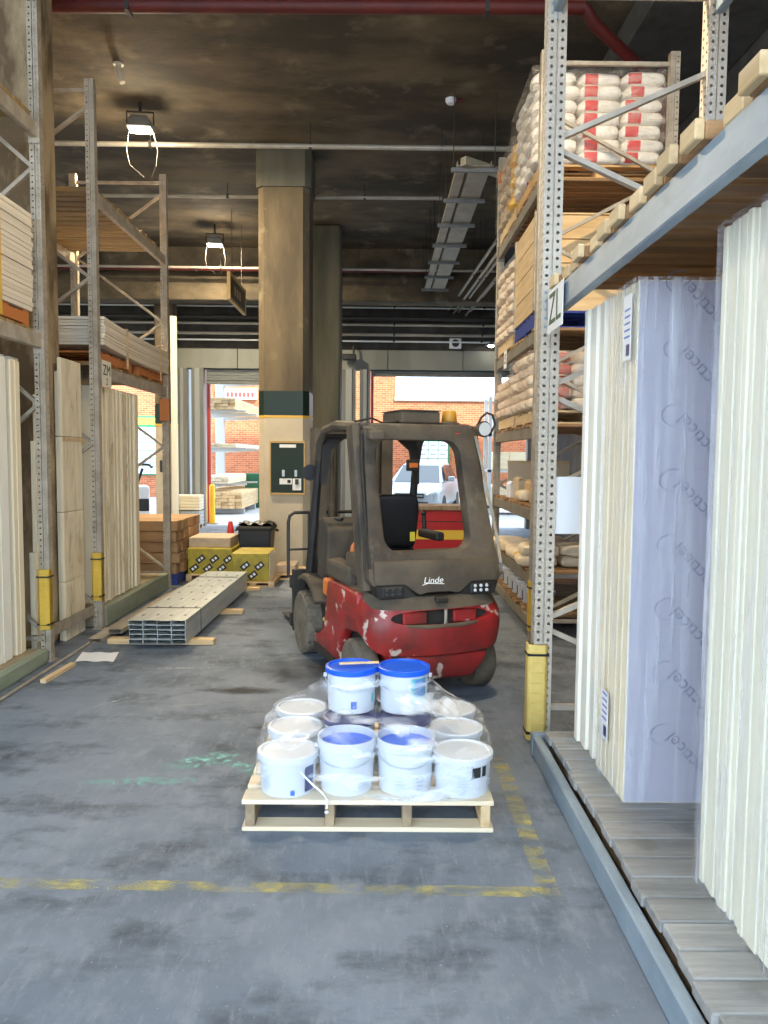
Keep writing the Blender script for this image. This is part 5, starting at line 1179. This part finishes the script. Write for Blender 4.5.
# black and white pedestrian stacker far left
o = thing('pallet_truck','black and white pedestrian pallet truck beyond the cream boards','pallet truck',(-6.35,19.9,0),.4)
obj('body', MB().box(-.35,-.3,.12,.35,.3,.95), 'white_plastic', o, bevel=.06, seg=2); obj('battery_cover', MB().box(-.33,-.32,.3,.33,-.28,.62), 'black_plastic', o, bevel=.02)
ta = obj('tiller_arm', MB().tube([(0,-.3,.9),(.1,-.55,1.25),(.14,-.62,1.4)],.035,8), 'black_plastic', o); obj('tiller_head', MB().tube([(-.1,-.62,1.42),(.0,-.66,1.5),(.28,-.66,1.5),(.38,-.62,1.42)],.03,8), 'black_plastic', ta, smooth=True)
for s in (-.22,.22): obj('fork', MB().box(s-.08,.3,.06,s+.08,1.4,.12), 'dark_metal', o)
for s in (-.25,.25): obj('wheel', MB().lathe([(0,-.04),(.1,-.04),(.1,.04),(0,.04)],(s,-.1,.1),16,'x'), 'black_rubber', o)
# yard goods right of the car
tpack('timber in ground stack beside car',3.0,27.5,.1,6,6,.2,.11,3,'pine_y','ground stack by the car')
tag(obj('timber_bearer', MB().box(2.9,28.0,0,4.3,28.1,.1), 'pine_y'),'bearer under the timber stack beside the car','bearer')
yr = thing('yard_rack','pale yard shelving with packs at the right edge of the doorway','rack',(0,0,0))
for x in (3.3,5.4):
    for y in (23.6,24.6): obj('rack_column', MB().box(x,y,0,x+.1,y+.1,3.6), 'beam_grey', yr)
for z in (.2,1.3,2.4): obj('shelf', MB().box(3.3,23.6,z,5.5,24.7,z+.08), 'beam_grey', yr)
for k,(z,h,mt,lab) in enumerate(((.28,.6,'bag_cream','pale pack on the bottom shelf of the yard shelving'),(1.38,.55,'pine_pale','pale pack on the middle shelf of the yard shelving'),(2.48,.6,'foam_white','white pack on the top shelf of the yard shelving'))):
    o = thing('shelf_pack',lab,'pack',(3.45,23.7,z)); obj('block', MB().box(0,0,0,1.8,.9,h), mt, o, bevel=.03); obj('band', MB().box(.5,-.004,0,.54,.904,h+.004), 'pine_y', o)
# parked car
CAR = thing('car','silver car parked in the yard facing the doorway','car',(.85,22.2,0),math.radians(-14))
def csec(y, hw, zs): # cross-section ring at y (local, +y to the rear)
    return [(-hw*a,y,z) for a,z in zs]+[(hw*a,y,z) for a,z in reversed(zs)]
body = [(0,.70,.34,.62,.66),(.12,.84,.26,.72,.80),(.5,.88,.24,.78,.92),(1.15,.89,.24,.82,1.0),(1.6,.89,.24,.85,1.03),(3.2,.89,.24,.88,1.05),(4.0,.86,.28,.86,1.03),(4.3,.74,.4,.8,.95)]
cb = obj('body', MB().loft([csec(y,hw,[(.86,zb),(1,zb+.14),(1,zm),(.88,zt)]) for y,hw,zb,zm,zt in body]), 'car_silver', CAR, bevel=.03, seg=2, smooth=True)
gh = [(1.05,.76,.99,1.0,.98),(1.75,.70,1.0,1.52,.86),(2.2,.70,1.0,1.6,.84),(3.4,.70,1.0,1.58,.84),(4.1,.72,1.0,1.05,.98)]
obj('roof', MB().loft([csec(y,hw,[(1.1,zb),(1.0*q,zt-.03),(.9*q,zt)]) for y,hw,zb,zt,q in gh]), 'car_silver', CAR, bevel=.03, seg=2, smooth=True)
obj('windscreen', MB().add([(-.70,1.04,1.0),(.70,1.04,1.0),(.56,1.70,1.5),(-.56,1.70,1.5)],[(0,1,2,3)]).add([(-.70,1.05,.99),(.70,1.05,.99),(.56,1.72,1.49),(-.56,1.72,1.49)],[(3,2,1,0)]), 'car_glass', CAR)
for s in (-1,1):
    w = obj('side_window', MB().add([(s*.845,1.35,1.04),(s*.845,2.3,1.05),(s*.66,2.25,1.5),(s*.66,1.8,1.47)],[(0,1,2,3)]), 'car_glass', CAR); w = obj('side_window', MB().add([(s*.845,2.38,1.05),(s*.845,3.5,1.06),(s*.66,3.3,1.5),(s*.66,2.33,1.5)],[(0,1,2,3)]), 'car_glass', CAR)
    obj('headlight', MB().loft([[(s*.5,-.0,.66),(s*.74,.1,.68),(s*.76,.16,.84),(s*.5,.04,.78)],[(s*.5,.1,.66),(s*.72,.2,.68),(s*.74,.24,.84),(s*.5,.14,.78)]]), 'headlight', CAR)
    mrr = obj('mirror', MB().box(s*1.0-.1,1.35,1.02,s*1.0+.1,1.45,1.17), 'car_silver', CAR, bevel=.03, seg=2); obj('mirror_stalk', MB().box(min(s*.84,s*.95),1.38,1.04,max(s*.84,s*.95),1.42,1.08), 'black_plastic', mrr)
    for y in (.78,3.42):
        wh = obj('wheel', MB().lathe([(.2,-.1),(.3,-.1),(.32,-.07),(.32,.07),(.3,.1),(.2,.1)],(s*.8,y,.32),28,'x'), 'black_rubber', CAR, smooth=True); obj('hubcap', MB().lathe([(.21,-.09),(.21,.09),(.15,.1),(0,.085)] if s > 0 else [(.21,.09),(.21,-.09),(.15,-.1),(0,-.085)],(s*.8,y,.32),20,'x'), 'galv', wh, smooth=True)
obj('grille', MB().box(-.42,-.06,.56,.42,.02,.7), 'black_plastic', CAR, bevel=.01); obj('grille_bar', MB().box(-.4,-.07,.62,.4,-.05,.645), 'galv', CAR)
obj('lower_grille', MB().box(-.55,-.03,.32,.55,.1,.46), 'black_plastic', CAR, bevel=.01); obj('number_plate', MB().box(-.26,-.08,.46,.26,-.05,.56), 'sign_white', CAR, bevel=.004)
